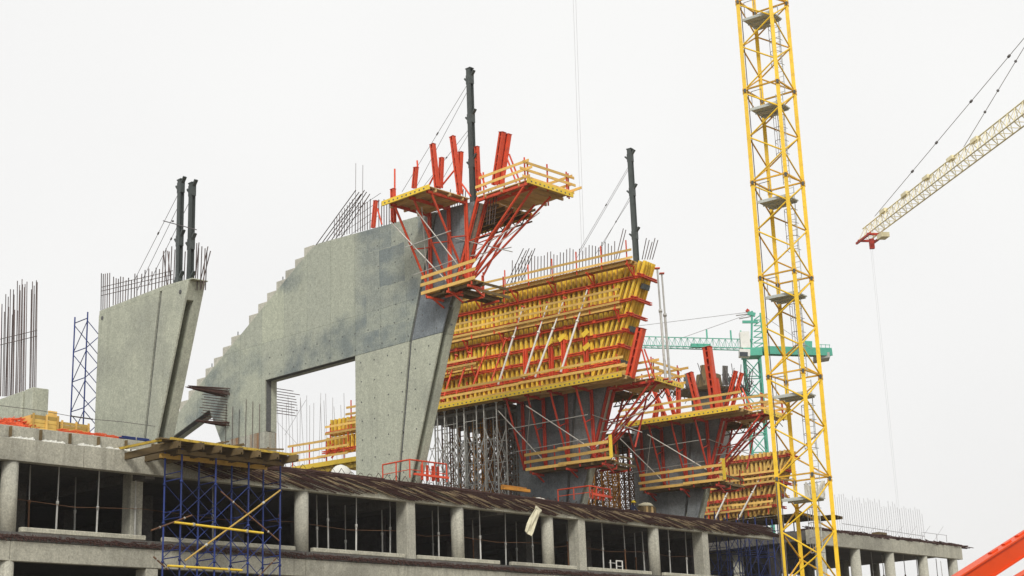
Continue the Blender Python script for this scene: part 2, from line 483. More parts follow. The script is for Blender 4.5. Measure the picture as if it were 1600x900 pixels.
# beams running in under the roof
for ss in (-26, -17.9, -10, 0, 8.1, 16.4, 23.9, 32.2, 38):
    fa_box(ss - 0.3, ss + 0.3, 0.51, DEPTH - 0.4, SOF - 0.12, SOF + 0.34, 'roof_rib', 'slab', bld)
# edge beams of the storey below
cuts = [-44, -36, -27, -17.9, -9.9, 0, 8.1, 16.3, 23.9, 32.2, 40, 47]
for a, b in zip(cuts, cuts[1:]):
    fa_box(a + 0.01, b - 0.01, 0.05, 0.45, 9.55, 10.48, 'edge_beam', 'frame', bld, 0.02)
    fa_box(a + 0.5, b - 0.55 - random.uniform(0, 0.5), 0.0, 0.3, L2 + 0.01, L2 + 0.25, 'edge_kerb', 'pale', bld, 0.03)
    fa_box(a + 0.01, b - 0.01, 0.02, 0.44, 10.5, L2, 'floor_edge', 'slab', bld)
    fa_box(a + 0.01, b - 0.01, 0.05, 0.45, 4.6, 5.5, 'edge_beam', 'frame', bld, 0.02)
# columns
def round_col(s, off, r, z0, z1, mat='column'):
    return tube('column', fp(s, off, z0), fp(s, off, z1), 2 * r, mat, bld)
UNIT_SM = {}
def col_round(s, off, r):
    mb = MB(); n = 20
    for z0, z1 in ((0, 4.6), (5.9, 9.56), (L2, SOF + 0.01)):
        pass
    for z0, z1 in ((L2 - 0.4, SOF + 0.3), (5.5, 9.6)):
        mb = MB()
        mb.prism([fp(s, off, z0) + Vector((r * math.cos(2 * math.pi * i / n), r * math.sin(2 * math.pi * i / n), 0)) for i in range(n)],
                 [fp(s, off, z1) + Vector((r * math.cos(2 * math.pi * i / n), r * math.sin(2 * math.pi * i / n), 0)) for i in range(n)])
        o = mb.build('round_column', 'column', bld)
        for p in o.data.polygons:
            if len(p.vertices) == 4: p.use_smooth = True
for ss in (-33, -26, -17.9, 0.0, 12.4, 20.8, 32.2):
    col_round(ss, 0.46, 0.4)
for ss in (-10.0, 8.1, 23.9, 38.0):
    fa_box(ss - 0.36, ss + 0.36, 0.06 if ss > -5 else 1.6, 1.0 if ss > -5 else 2.4, L2 + 0.01 if ss < -5 else L2 - 0.4, SOF + 0.3, 'square_column', 'column', bld, 0.03)
    fa_box(ss - 0.36, ss + 0.36, 0.08, 1.0, 5.5, 9.54, 'square_column', 'column', bld, 0.03)
for off in (8.0, 16.0):
    for ss in (-33, -26, -18.5, -13, -5, 1.5, 6.5, 15, 22, 27.5, 34, 41):
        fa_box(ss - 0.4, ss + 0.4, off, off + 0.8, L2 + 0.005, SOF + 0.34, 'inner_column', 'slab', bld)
# curtain of rusty bars along the floor edge below the kerbs
mb = MB()
for k in range(950):
    ss = S0 + 8 + k * 0.082
    if ss > 44: break
    z = 10.52 + random.uniform(-.03, .05)
    mb.bar(fp(ss, 0.03, z + random.uniform(0.1, .3)), fp(ss + random.uniform(-.12, .12), -0.07 - random.uniform(0, .1), z + random.uniform(-.05, .12)), 0.05)
    if k % 3 == 0: mb.bar(fp(ss - .4, -0.06, 10.6 + random.uniform(-.07, .2)), fp(ss + .5, -0.07, 10.6 + random.uniform(-.07, .2)), 0.045)
mb.build('rebar_fringe', 'mat', bld, kind='stuff')

# rusty reinforcement sagging over the roof edge
mb = MB(); mb2 = MB()
def lay(m, s, ln, o_in, z0, z1, w, sag):
    """one bar: lies on the slab, passes the edge, slides down along the beam face"""
    te = random.uniform(.22, .3)
    z0 -= .42 * min(1, max(0, (s - 8) / 20))
    pts = [fp(s, o_in, z0), fp(s + ln * te, -.02, ROOF - .14 + (z0 - ROOF) * .5)]
    for i in range(1, 5):
        t = i / 4
        pts.append(fp(s + ln * (te + (1 - te) * t), -.05 - .08 * math.sin(t * 3.1) - w * .5 - sag * abs(math.sin(t * 6 + s)), pts[1].z + (z1 - pts[1].z) * t ** .95))
    m.path(pts, w)
ss = -12.5
while ss < 42.0:
    # sheaves of long bars sliding down over the edge; thin gaps let the pale beam show
    wd_ = random.uniform(.35, .95)
    ln0 = random.uniform(6.0, 7.4)
    z1 = random.choice((14.3, 14.36, 14.45))
    k = 0.0
    while k < wd_:
        lay(mb, ss + k, ln0 + random.uniform(-.7, .5), random.uniform(1.0, 2.2), ROOF + random.uniform(.0, .18), z1 + random.uniform(-.02, .12), random.uniform(.04, .06), .05)
        k += random.uniform(.06, .12)
    ss += wd_ + random.choice((.1, .28, .4, .55, .75))
for k in range(300):
    q_ = -11 + 53 * random.random()
    zz_ = ROOF + random.uniform(0, .22)
    lay(mb, q_, random.uniform(4, 7), random.uniform(1.2, 2.6), zz_, ROOF - random.uniform(.2, .6), random.uniform(.04, .055), .05)
for k in range(110):
    q_ = -11 + 50 * random.random()
    lay(mb2, q_, random.uniform(4, 6), 1.4, ROOF + .1, 14.32 + random.uniform(0, .4), random.uniform(.035, .055), .07)
for k in range(70):
    ss = -6 + k * 0.72
    dz = -.4 * min(1, max(0, (ss - 8) / 20)); mb.path([fp(ss, 0.4, ROOF + dz), fp(ss + .2, 0.3, ROOF + dz + .2 + random.uniform(0, .2)), fp(ss + .5, 0.45, ROOF + dz + .22), fp(ss + .7, .48, ROOF + dz)], 0.035)
mb.build('rebar_mat', 'mat', bld, kind='stuff')
mb2.build('pale_reinforcement_strips', 'tanbar', bld, kind='stuff')
# solid heap of cut steel behind the strands keeps the edge closed
for a, b, dz in ((-5.5, 6, 0), (6.02, 14, -.05), (14.02, 20, -.12), (20.02, 44, -.2)):
    fa_box(a, b, 0.06, 0.48, ROOF - 0.245, ROOF + 0.04 + dz, 'edge_bundle', 'mat', bld)

# ------------------------------------------------------------------ concrete fins
def Ef(z):                                   # street edge of a fin
    if z <= 24.38: return 0.0 + (z - 15.5) * 0.344
    return 3.055 + (z - 24.38) * 0.408
def Gf(z):                                   # groove in the seen side
    return Ef(z) - (1.0 + 0.195 * (min(z, 24.38) - 15.5) + 0.08 * max(0, z - 24.38))
T1, T2, T3 = 0.1, 0.52, 1.0
ZJ = 24.38

def prow(fr, P, zb, zt, uback, mat, wmat, tag=''):
    """lower or upper lift of the street end: seen skin, wedge beyond the groove, core, far flange"""
    e0, e1, g0, g1 = Ef(zb), Ef(zt), Gf(zb), Gf(zt)
    slab_poly(fr, [(uback, zb), (g0 - .13, zb), (g1 - .13, zt), (uback, zt)], 0, T1, 'wall_face', mat, P)
    slab_poly(fr, [(g0 + .11, zb), (e0, zb), (e1, zt), (g1 + .11, zt)], 0, T1, 'wall_wedge', wmat, P)
    slab_poly(fr, [(uback + .01, zb), (e0 - 1.3, zb), (e1 - 1.3, zt), (uback + .01, zt)], T1, T2, 'wall_core', 'groove', P)
    slab_poly(fr, [(uback, zb), (e0, zb), (e1, zt), (uback, zt)], T2, T3, 'wall_flange', 'fin_plain', P)

def tie_holes(fr, P, u0, u1, z0, z1, du=1.2, dz=1.22, inside=lambda u, z: True):
    mb = MB()
    z = z0
    while z < z1:
        u = u0
        while u < u1:
            if inside(u, z):
                uu = u + random.uniform(-.05, .05); zz = z + random.uniform(-.05, .05)
                mb.bar(fr.pt(uu, -0.006, zz), fr.pt(uu, 0.1, zz), 0.12, 0.12, 'tube6')
            u += du
        z += dz
    mb.build('tie_holes', 'groove', P, kind='stuff')

def bars_px(fr, P, lst, v=0.5, dia=0.055, zb=None, mat='rebar'):
    """vertical starter bars: foot x, top x, top y in the picture plane of the fin"""
    for xb, yb, xt, yt in lst:
        u0, z0 = fr.uz(xb, yb, v); u1, z1 = fr.uz(xt, yt, v)
        tube('rebar', fr.pt(u0, v, z0 - 0.25), fr.pt(u1, v, z1), dia, mat, P)

# fin with only its first lift
f1 = thing('concrete_fin', 'grey concrete fin wall with two dark masts on its top, nearest the left', 'concrete wall', F1.pt(0, 0, ROOF))
prow(F1, f1, ROOF, 24.25, -6.1, 'fin_plain', 'fin_plain')
slab_poly(F1, [(Ef(23.3) - .8, 23.3), (Ef(23.3) - .02, 23.3), (Ef(24.25) - .02, 24.25), (Ef(24.25) - .8, 24.25)], T1, T2, 'groove_cap', 'fin_plain', f1)
fbox(F1, -6.1, -5.85, T1, T2, ROOF, 24.25, 'end_return', 'fin_plain', f1)
slab_poly(F1, [(-6.08, 24.27), (3.3, 24.27), (3.28, 24.1 + .22), (0.5, 24.5), (-6.08, 24.52)], 0.02, T3 - .02, 'top_course', 'fin_plain', f1)
for px, py in ((282, 456), (160, 497)):
    u, z = F1.uz(px, py)
    tube('anchor_socket', F1.pt(u, -0.03, z), F1.pt(u, 0.1, z), 0.24, 'groove', f1)
lst = [(x, 478 - (x - 158) * .25, x + .5, 427 + random.uniform(-1, 2)) for x in (158, 161, 164, 167.5, 171)]
lst += [(x, 470 - (x - 178) * .25, x + .5, 433 + random.uniform(-1, 3)) for x in (177, 181, 184.5, 188, 192)]
lst += [(x, 468 - (x - 178) * .27, x + random.uniform(0, 2), 468 - (x - 178) * .27 - random.uniform(22, 34)) for x in (196, 200, 205, 210, 214, 220, 226, 231, 237, 243, 248)]
lst += [(x, 446, x + 2.5, y) for x, y in ((253, 392), (257, 388), (262, 393), (266, 385), (271, 390), (287, 393), (291, 398), (305, 380), (308, 388), (313, 385), (318, 388), (321, 391))]
bars_px(F1, f1, lst)
bars_px(F1, f1, [(304, 443, 311, 379), (311, 443, 325, 385), (314, 444, 329, 392), (262, 448, 256, 398), (268, 446, 262, 392)], 0.7)
mb = MB()
for yy in (455, 462, 449):
    mb.bar(F1.pt(*F1.uz(158, yy + 22 - 4, .45)[:1], .45, F1.uz(158, yy, .45)[1]), F1.pt(F1.uz(270, yy - 26, .45)[0], .45, F1.uz(270, yy - 26, .45)[1]), 0.04)
mb.build('rebar_ties', 'rebar', f1, kind='stuff')

# far left wall stub with a forest of bars
f0 = thing('concrete_fin', 'low concrete wall stub with tall bundled starter bars at the left picture edge', 'concrete wall', F1.pt(-3, -9, ROOF))
FR0 = Frame(hit(52, 660, fp(0, 4, 0), FA.U), -45)
zt0 = FR0.uz(35, 611)[1]
u52 = FR0.uz(34, 640)[0]
fbox(FR0, -9, u52, 0, 0.9, ROOF, zt0, 'wall_face', 'fin_plain', f0, 0.03)
fbox(FR0, u52 + .02, u52 + 0.9, 0.1, 1.0, ROOF, zt0 + .06, 'wall_wedge', 'fin_plain', f0, 0.03)
lst = []
for x in range(2, 60, 2):
    top = 434 if 28 < x < 44 else (438 if 46 < x < 62 else 480 - x * 1.1 + random.uniform(-34, 34))
    if 43 < x < 47: continue
    for j in range(1):
        xx = x + random.uniform(-1, 1)
        lst.append((xx - 2, 612, xx + random.uniform(-.5, 1.5), top + random.uniform(-3, 22)))
bars_px(FR0, f0, lst, 0.45, 0.05)
mb = MB()
for yy in (522, 531):
    mb.bar(FR0.pt(FR0.uz(0, yy + 8, .35)[0], .35, FR0.uz(0, yy + 8, .35)[1]), FR0.pt(FR0.uz(58, yy - 6, .35)[0], .35, FR0.uz(58, yy - 6, .35)[1]), 0.04)
mb.build('rebar_ties', 'rebar', f0, kind='stuff')

# the tall arched fin
f2 = thing('concrete_fin', 'tall concrete fin with an arched opening and a stepped back, the biggest wall', 'concrete wall', F2.pt(0, 0, ROOF))
prow(F2, f2, ROOF, ZJ - .012, -4.87, 'fin_plain', 'fin_plain')
ZT = 32.05
slab_poly(F2, [(-14.1, ZJ + .012), (Gf(ZJ) - .13, ZJ + .012), (Gf(ZT) - .13, ZT + .15), (1.9, 32.25), (-8.5, 32.8), (-9.15, 32.65), (-20.9, 25.78), (-26.2, 22.3), (-27.6, 21.75), (-27.6, 21.2), (-25.8, 21.75), (-20.4, 23.35), (-19.0, 20.87), (-14.1, 20.87)], 0, T1, 'wall_face', 'fin', f2)
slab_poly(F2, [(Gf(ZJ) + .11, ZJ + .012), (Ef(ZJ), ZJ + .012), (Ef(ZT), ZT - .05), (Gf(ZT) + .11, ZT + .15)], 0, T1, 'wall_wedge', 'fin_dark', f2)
slab_poly(F2, [(-14.1, ZJ + .012), (Ef(ZJ) - 1.3, ZJ + .012), (Ef(ZT) - 1.3, ZT), (1.9, 32.22), (-8.5, 32.75), (-9.15, 32.6), (-20.9, 25.7), (-26.2, 22.25), (-27.6, 21.72), (-27.6, 21.2), (-25.8, 21.75), (-20.4, 23.35), (-19.0, 20.9), (-14.1, 20.9)], T1, T2, 'wall_core', 'groove', f2)
slab_poly(F2, [(-14.1, ZJ + .012), (Ef(ZJ), ZJ + .012), (Ef(ZT), ZT - .05), (1.9, 32.22), (-8.5, 32.75), (-9.15, 32.6), (-20.9, 25.7), (-26.2, 22.25), (-27.6, 21.72), (-27.6, 21.2), (-25.8, 21.75), (-20.4, 23.35), (-19.0, 20.9), (-14.1, 20.9)], T2, T3, 'wall_flange', 'fin_plain', f2)
fbox(F2, -19.0, -14.1, 0, T3, ROOF, 20.86, 'rear_leg', 'leg', f2)
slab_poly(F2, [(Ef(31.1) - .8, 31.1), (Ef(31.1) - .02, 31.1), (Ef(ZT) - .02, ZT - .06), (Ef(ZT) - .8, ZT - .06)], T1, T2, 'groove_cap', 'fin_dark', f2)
tie_holes(F2, f2, -4.3, 2.6, 16.3, 24.2, 1.25, 1.25, lambda u, z: u < Ef(z) - .2)
tie_holes(F2, f2, -13.6, 5.5, 24.75, 25.9, 1.25, 1.1)
tie_holes(F2, f2, -2.6, 5.5, 27, 31.5, 1.6, 1.4, lambda u, z: u < Ef(z) - .2)
fbox(F2, -27.6, -26.9, .05, T3 - .05, ROOF, 21.3, 'rear_post', 'fin_plain', f2)
# treads for the seating, standing proud of the sloping back
nst = 17
for k in range(nst):
    ua = -9.2 - k * 1.0
    zl = 32.62 - min(k, 11.7) * 0.588 - max(0, k - 11.7) * .655
    if k in (7,): continue
    fbox(F2, ua - 1.0, ua, 0.16 + .02 * (k % 2), 1.25, zl - 1.1, zl + random.uniform(-.03, .03) + 0.3, 'step', 'step', f2, 0.02)
for k in (3, 8, 11):
    u, z = -9.2 - k * 1.0 - .8, 32.6 - k * .588
    tube('rebar', F2.pt(u, .6, z - .3), F2.pt(u, .6, z + .75), 0.07, 'mast', f2)
# starter bars on top: slanting bundle, upright row
for k in range(6):
    x0 = 489 + k * 7.5
    u0, z0 = F2.uz(x0, 385 - k * 2, .5); u1, z1 = F2.uz(556 + k * 4.2 , 297 + (k % 3) * 3, .5)
    tube('rebar', F2.pt(u0, .5 + .05 * (k % 2), z0 - .2), F2.pt(u1, .5 + .05 * (k % 2), z1), 0.06, 'rebar', f2)
bars_px(F2, f2, [(x, 366 - (x - 520) * .25, x + .5, 366 - (x - 520) * .25 - (20 + (x - 520) * .9)) for x in range(522, 552, 4)], .55, .045)
bars_px(F2, f2, [(x, 358 - (x - 555) * .25, x + random.uniform(-.5, 1), 314 + random.uniform(-3, 3)) for x in (555, 559, 563, 566.5, 570, 574, 578, 592, 596, 600, 604, 608, 612, 617)], .55, .06)
bars_px(F2, f2, [(x, 345, x + 4, 300 + random.uniform(-8, 6)) for x in (660, 664, 680, 700, 704, 708, 712, 716, 720, 724, 760, 764, 768, 772)], .5, .055)
bars_px(F2, f2, [(555, 350, 556, 255), (566, 350, 567, 258)], .55, .03)
mb = MB()
for dz in (1.1, 1.6, 2.1, 2.6):
    mb.bar(F2.pt(-7, .5, 32.7 + dz - 1.2), F2.pt(-3.3 + dz * .2, .5, 32.6 + dz - 1.2 + 1.0), 0.035)
mb.build('rebar_ties', 'rebar', f2, kind='stuff')
# horizontal beam bars sticking out of the rear leg, both sides
mb = MB()
for zz, n, ln, hh in ((24.0, 26, 3.3, .5), (21.85, 22, 2.5, .3)):
    for k in range(n):
        u = -18.9 + random.uniform(0, .9)
        t = random.random()
        mb.bar(F2.pt(u, 0.05, zz + hh * t), F2.pt(u * .3 - 18.6 * .7, -ln * random.uniform(.7, 1), zz + hh * (.35 + .3 * t)), 0.055)
for k in range(10):
    zz = 22.2 + k * 0.19
    mb.bar(F2.pt(-18.3, 0.1, zz), F2.pt(-18.3 + random.uniform(-.1, .1), -1.9 - random.uniform(0, .4), zz - .05), 0.05)
    mb.bar(F2.pt(-14.4, T3 - .1, zz + .1), F2.pt(-14.3, 2.6 + random.uniform(0, .6), zz + .08), 0.05)
mb.build('beam_starter_bars', 'mat', f2, kind='stuff')
for k in range(6):
    u = -18.4 + k * .75
    tube('rebar', F2.pt(u, -0.07, 17.5), F2.pt(u + .05, -0.07, 23.4 - .3 * (k % 3)), 0.04, 'rebar', f2)

# fin wrapped in formwork: only the first lift shows
def low_fin(fr, label, uback):
    f = thing('concrete_fin', label, 'concrete wall', fr.pt(0, 0, ROOF))
    prow(fr, f, ROOF, ZJ - 1.0, uback, 'fin_wet', 'fin_wet')  # fin_wet: concrete darkened for the shade under the platforms
    return f
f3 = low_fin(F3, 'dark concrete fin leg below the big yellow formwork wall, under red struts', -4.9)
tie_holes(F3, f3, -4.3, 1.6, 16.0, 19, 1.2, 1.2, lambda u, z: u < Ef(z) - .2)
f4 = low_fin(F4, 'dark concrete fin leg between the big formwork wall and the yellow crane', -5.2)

# ------------------------------------------------------------------ working platforms, guard rails, brackets
def deck(P, fr, u0, u1, v0, v1, z, joist='u', edge=('v0',), sheet='deck', step=1.25, jmat='ply', jstep=.62):
    """plywood sheets on timber joists; joist = the way the joists run"""
    a0, a1, b0, b1 = (u0, u1, v0, v1)
    nu = max(1, round((a1 - a0) / step)); nv = max(1, round((b1 - b0) / (step * 1.6)))
    for i in range(nu):
        for j in range(nv):
            ua, ub = a0 + (a1 - a0) * i / nu + .012, a0 + (a1 - a0) * (i + 1) / nu - .012
            va, vb = b0 + (b1 - b0) * j / nv + .012, b0 + (b1 - b0) * (j + 1) / nv - .012
            dz = random.uniform(-.008, .008)
            bar('deck_panel', fr.pt(ua, (va + vb) / 2, z + dz), fr.pt(ub, (va + vb) / 2, z + dz), 0.045, vb - va, sheet, P, 'box', Z3)
    n = max(2, round(((b1 - b0) if joist == 'u' else (a1 - a0)) / jstep))
    for i in range(n):
        t = (i + .5) / n
        ov = random.uniform(-.1, .35)
        if joist == 'u':
            v = b0 + (b1 - b0) * t
            bar('joist', fr.pt(a0 - .05, v, z - .13), fr.pt(a1 + ov * .3, v, z - .13), 0.2, 0.09, jmat, P, 'ibeam', Z3)
        else:
            u = a0 + (a1 - a0) * t
            bar('joist', fr.pt(u, b0 - ov * .3, z - .13), fr.pt(u, b1 + .05, z - .13), 0.2, 0.09, jmat, P, 'ibeam', Z3)
    for e in edge:
        if e == 'v0': pa, pb = fr.pt(a0 - .1, b0 - .07, z - .06), fr.pt(a1 + .05, b0 - .07, z - .06)
        if e == 'v1': pa, pb = fr.pt(a0, b1 + .07, z - .06), fr.pt(a1, b1 + .07, z - .06)
        if e == 'u1': pa, pb = fr.pt(a1 + .07, b0 - .05, z - .06), fr.pt(a1 + .07, b1 + .1, z - .06)
        eb = bar('edge_beam', pa, pb, 0.3, 0.1, 'yedge', P, 'box', Z3)
        d = (pb - pa); L = d.length; outw = (fr.U if e == 'u1' else (fr.V if e == 'v1' else -fr.V))
        k = 0.3
        while k < L - .2:
            q = pa + d * (k / L) + outw * .045
            bar('beam_slot', q + Z3 * -.02 - d / L * .05, q + Z3 * -.02 + d / L * .06, 0.09, 0.03, 'groove', eb, 'box', Z3)
            k += 0.38

def guard(P, fr, a, b, z, n=3, gap=0.48, z0=0.16, board='plank', post='red', every=1.9, over=0.45, out=None, ph=1.35, bw=0.17):
    """guard boards from a=(u,v) to b=(u,v) on posts"""
    A, B = fr.pt(a[0], a[1], 0), fr.pt(b[0], b[1], 0)
    d = (B - A).normalized(); L = (B - A).length
    nrm = d.cross(Z3)
    for i in range(n):
        zz = z + z0 + gap * i
        o1, o2 = random.uniform(.1, over), random.uniform(.1, over)
        # two lengths lapped past each other when long
        if L > 5.5:
            mid = L * random.uniform(.42, .58)
            bar('guard_board', A - d * o1 + Z3 * (zz + random.uniform(-.04, .04)), A + d * (mid + .3) + Z3 * (zz + random.uniform(-.05, .05)), bw, 0.035, board, P, 'box', Z3)
            bar('guard_board', A + d * (mid - .3) + nrm * .05 + Z3 * (zz + random.uniform(-.05, .05)), B + d * o2 + nrm * .05 + Z3 * (zz + random.uniform(-.04, .04)), bw, 0.035, board, P, 'box', Z3)
        else:
            bar('guard_board', A - d * o1 + Z3 * (zz + random.uniform(-.05, .05)), B + d * o2 + Z3 * (zz + random.uniform(-.05, .05)), bw, 0.035, board, P, 'box', Z3)
    m_ = max(2, round(L / every) + 1)
    for i in range(m_):
        q = A + d * (L * (i + .12) / (m_ - .76)) - nrm * .06
        bar('guard_post', q + Z3 * (z - .25), q + Z3 * (z + ph + random.uniform(-.05, .12)), 0.07, 0.07, post, P, 'box', d)

def bracket_v(P, fr, u, zlo, ztop, reach, soldier=True, mat='red', lean=0.0):
    if soldier:
        bar('soldier', fr.pt(u, -.14, zlo - .2), fr.pt(u + lean, -.14, ztop), 0.2, 0.14, mat, P, 'waler', fr.U)
    bar('ledger', fr.pt(u + lean, -.1, ztop - .22), fr.pt(u + lean, -reach, ztop - .22), 0.16, 0.16, mat, P, 'waler', fr.U)
    tube('strut', fr.pt(u, -.24, zlo), fr.pt(u + lean, -reach + .35, ztop - .3), 0.15, mat, P)
    mid = 0.5
    tube('strut_brace', fr.pt(u, -.2, zlo + (ztop - zlo) * .55), fr.pt(u + lean, -.24 - (reach - .59) * mid, zlo + (ztop - .3 - zlo) * mid), 0.08, mat, P)

def bracket_u(P, fr, v, zlo, ztop, reach, edge, mat='red'):
    e0, e1 = edge(zlo) + .14, edge(ztop) + .14
    bar('soldier', fr.pt(edge(zlo - .2) + .14, v, zlo - .2), fr.pt(e1, v, ztop), 0.2, 0.14, mat, P, 'waler', fr.V)
    bar('ledger', fr.pt(e1 - .1, v, ztop - .22), fr.pt(e1 + reach, v, ztop - .22), 0.16, 0.16, mat, P, 'waler', fr.V)
    tube('strut', fr.pt(e0 + .1, v, zlo), fr.pt(e1 + reach - .35, v, ztop - .3), 0.15, mat, P)
    zm = zlo + (ztop - zlo) * .5
    tube('strut_brace', fr.pt(edge(zm) + .2, v, zm), fr.pt(e0 + .1 + (e1 + reach - .45 - e0) * .55, v, zlo + (ztop - .3 - zlo) * .55), 0.08, mat, P)

def pipe(P, fr, p, q, dia=0.06, mat='galv', name='brace_pipe'):
    return tube(name, fr.pt(*p), fr.pt(*q), dia, mat, P)

def hang(fr, a, b):
    ua, za = fr.uz(*a, -1.3); ub, zb_ = fr.uz(*b, -1.3)
    return (ua, ub), (za + zb_) / 2 + .15
def set_of_platforms(fr, where, zt, zl, us, side_u, side_v, front_reach, front_v, lw_u, mat='red', rails_front=True, rails_side=False, far=True, grp=None):
    print('HANG', where, zl, lw_u, Ef(zl))
    # side platform
    P = thing('side_platform', 'plywood platform on red struts along the left of ' + where, 'platform', fr.pt(0, -1, zl), grp)
    deck(P, fr, side_u[0], side_u[1], side_v, -0.05, zt, 'u', ('v0',), jmat='deck', jstep=1.2)
    for k, u in enumerate(us):
        bracket_v(P, fr, u, zl + .3, zt, -side_v - .1, True, mat)
    z5 = (zl + zt) / 2
    ua, ub = us[0], us[-1]
    sv = side_v
    pipe(P, fr, (ua - .4, sv * .55, zl + 2.9), (ub + .4, sv * .55, zl + 3.0))
    pipe(P, fr, (ua - .8, sv * .8, zt - .9), (ua + 1.7, sv * .15, zl + .6), 0.07, 'white')
    pipe(P, fr, (ua + 1.6, sv * .8, zt - .9), (ub, sv * .15, zl + .8), 0.07, 'white')
    pipe(P, fr, (ua + .6, sv * .3, zl + 1.0), (ua + 1.9, sv * .75, zt - .7), 0.05)
    pipe(P, fr, (ua - .6, sv * .3, zl + 1.35), (ub, sv * .3, zl + 1.5), 0.05)
    if rails_side:
        guard(P, fr, (side_u[0], side_v + .1), (side_u[1], side_v + .1), zt, 3, post=mat, every=3.0)
    # front platform
    Q = thing('front_platform', 'plywood platform jutting out at the right end of ' + where, 'platform', fr.pt(Ef(zl), .5, zl), grp)
    e1 = Ef(zt) + .15
    deck(Q, fr, e1, e1 + front_reach, front_v[0], front_v[1], zt - .02, 'v', ('u1',), sheet='deck', jmat='deck', jstep=1.3)
    for v in (0.12, 0.85):
        bracket_u(Q, fr, v, zl + .3, zt, front_reach, Ef, mat)
    for v in (front_v[1] - 1.2,):
        tube('strut', fr.pt(Ef(zl + .3) + .25, 0.9, zl + .4), fr.pt(e1 + front_reach - .6, v, zt - .3), 0.14, mat, Q)
        tube('strut', fr.pt(Ef(zl + .3) + .25, 0.95, zl + .9), fr.pt(e1 + front_reach * .45, v + .4, zt - .3), 0.14, mat, Q)
        tube('strut', fr.pt(Ef(zl + .3) + .25, 0.9, zl + 1.5), fr.pt(e1 + .4, v, zt - .3), 0.13, mat, Q)
    pipe(Q, fr, (Ef(zl) + .5, -.1, zl + .9), (e1 + front_reach * .5, front_v[1] - .6, zt - .8), 0.06, 'white')
    pipe(Q, fr, (Ef(zl) + .5, 1.0, zl + 2.4), (e1 + front_reach * .75, .2, zl + 3.0), 0.06, 'white')
    pipe(Q, fr, (Ef(zl) + .9, .2, zl + 2.0), (e1 + 1.2, 1.6, zl + 2.3), 0.06, 'galv')
    pipe(Q, fr, (Ef(zl) + .6, -.2, zl + 3.2), (e1 + 1.9, .9, zl + 1.7), 0.06, 'galv')
    if rails_front:
        guard(Q, fr, (e1 + .3, front_v[0]), (e1 + front_reach, front_v[0]), zt, 3, post=mat, over=.7)
        guard(Q, fr, (e1 + front_reach - .05, front_v[0]), (e1 + front_reach - .05, front_v[1]), zt, 3, post=mat, over=.6)
        guard(Q, fr, (e1 + .3, front_v[1]), (e1 + front_reach, front_v[1]), zt, 3, post=mat, over=.9)
    if far:
        W = thing('far_platform', 'brown platform underside on the far side of ' + where, 'platform', fr.pt(2, 2, zl), grp)
        zf = zt - 0.25
        deck(W, fr, side_u[1] - 4.6, e1 + .4, 1.0, -side_v + .9, zf, 'u', ('v1',), jmat='oldplank')
        for k in range(9):
            u = side_u[1] - 4.2 + k * .55
            bar('truss_web', fr.pt(u, -side_v + .85, zf - .5), fr.pt(u + .27, -side_v + .85, zf - .14), .05, .05, 'oldplank', W)
            bar('truss_web', fr.pt(u + .27, -side_v + .85, zf - .14), fr.pt(u + .55, -side_v + .85, zf - .5), .05, .05, 'oldplank', W)
        bar('truss_chord', fr.pt(side_u[1] - 4.3, -side_v + .85, zf - .53), fr.pt(e1 + .5, -side_v + .85, zf - .53), .08, .08, 'oldplank', W, side=Z3)
        for u in (side_u[1] - 3.2, side_u[1] - 1.2, e1 - .6):
            tube('strut', fr.pt(u - .2, 1.1, zl + .8), fr.pt(u, -side_v + .3, zf - .25), 0.13, mat, W)
        guard(W, fr, (side_u[1] - 3, -side_v + .8), (e1 + .6, -side_v + .8), zf, 2, post=mat, over=.9, board='oldplank')
    # lower walkway
    K = thing('hanging_walkway', 'narrow board railed walkway hung low round ' + where, 'walkway', fr.pt(1, -1, zl - .5), grp)
    wz = zl - .15
    deck(K, fr, lw_u[0], lw_u[1], -1.25, -.12, wz, 'u', (), sheet='plank', step=2.2, jmat='oldplank')
    guard(K, fr, (lw_u[0], -1.3), (lw_u[1], -1.3), wz, 3, .52, .05, post=mat, every=2.2, over=.25, bw=.2)
    for u in (lw_u[0] + .5, (lw_u[0] + lw_u[1]) / 2, lw_u[1] - .4):
        bar('walkway_arm', fr.pt(u, -.05, wz - .3), fr.pt(u, -1.4, wz - .3), .14, .1, mat, K, side=Z3)
        bar('walkway_knee', fr.pt(u, -.05, wz - .75), fr.pt(u, -.9, wz - .34), .09, .09, mat, K)
    e0 = Ef(zl) + .15
    deck(K, fr, e0, e0 + 1.2, -1.2, 3.2, wz - .02, 'v', (), sheet='oldplank', step=2.2, jmat='oldplank')
    guard(K, fr, (e0 + 1.25, -.6), (e0 + 1.25, 3.4), wz, 2, .5, .1, post=mat, board='oldplank')
    if fr is not F2:
        bar('end_panel', fr.pt(lw_u[1] + .3, -1.36, wz), fr.pt(lw_u[1] + .3, -1.36, wz + 1.55), .24, .05, 'yedge', K, side=fr.U)
    for v in (-.6, 1.2, 2.6):
        bar('walkway_arm', fr.pt(e0 - .1, v, wz - .3), fr.pt(e0 + 1.3, v, wz - .3), .12, .1, mat, K, side=Z3)
    return P, Q, K

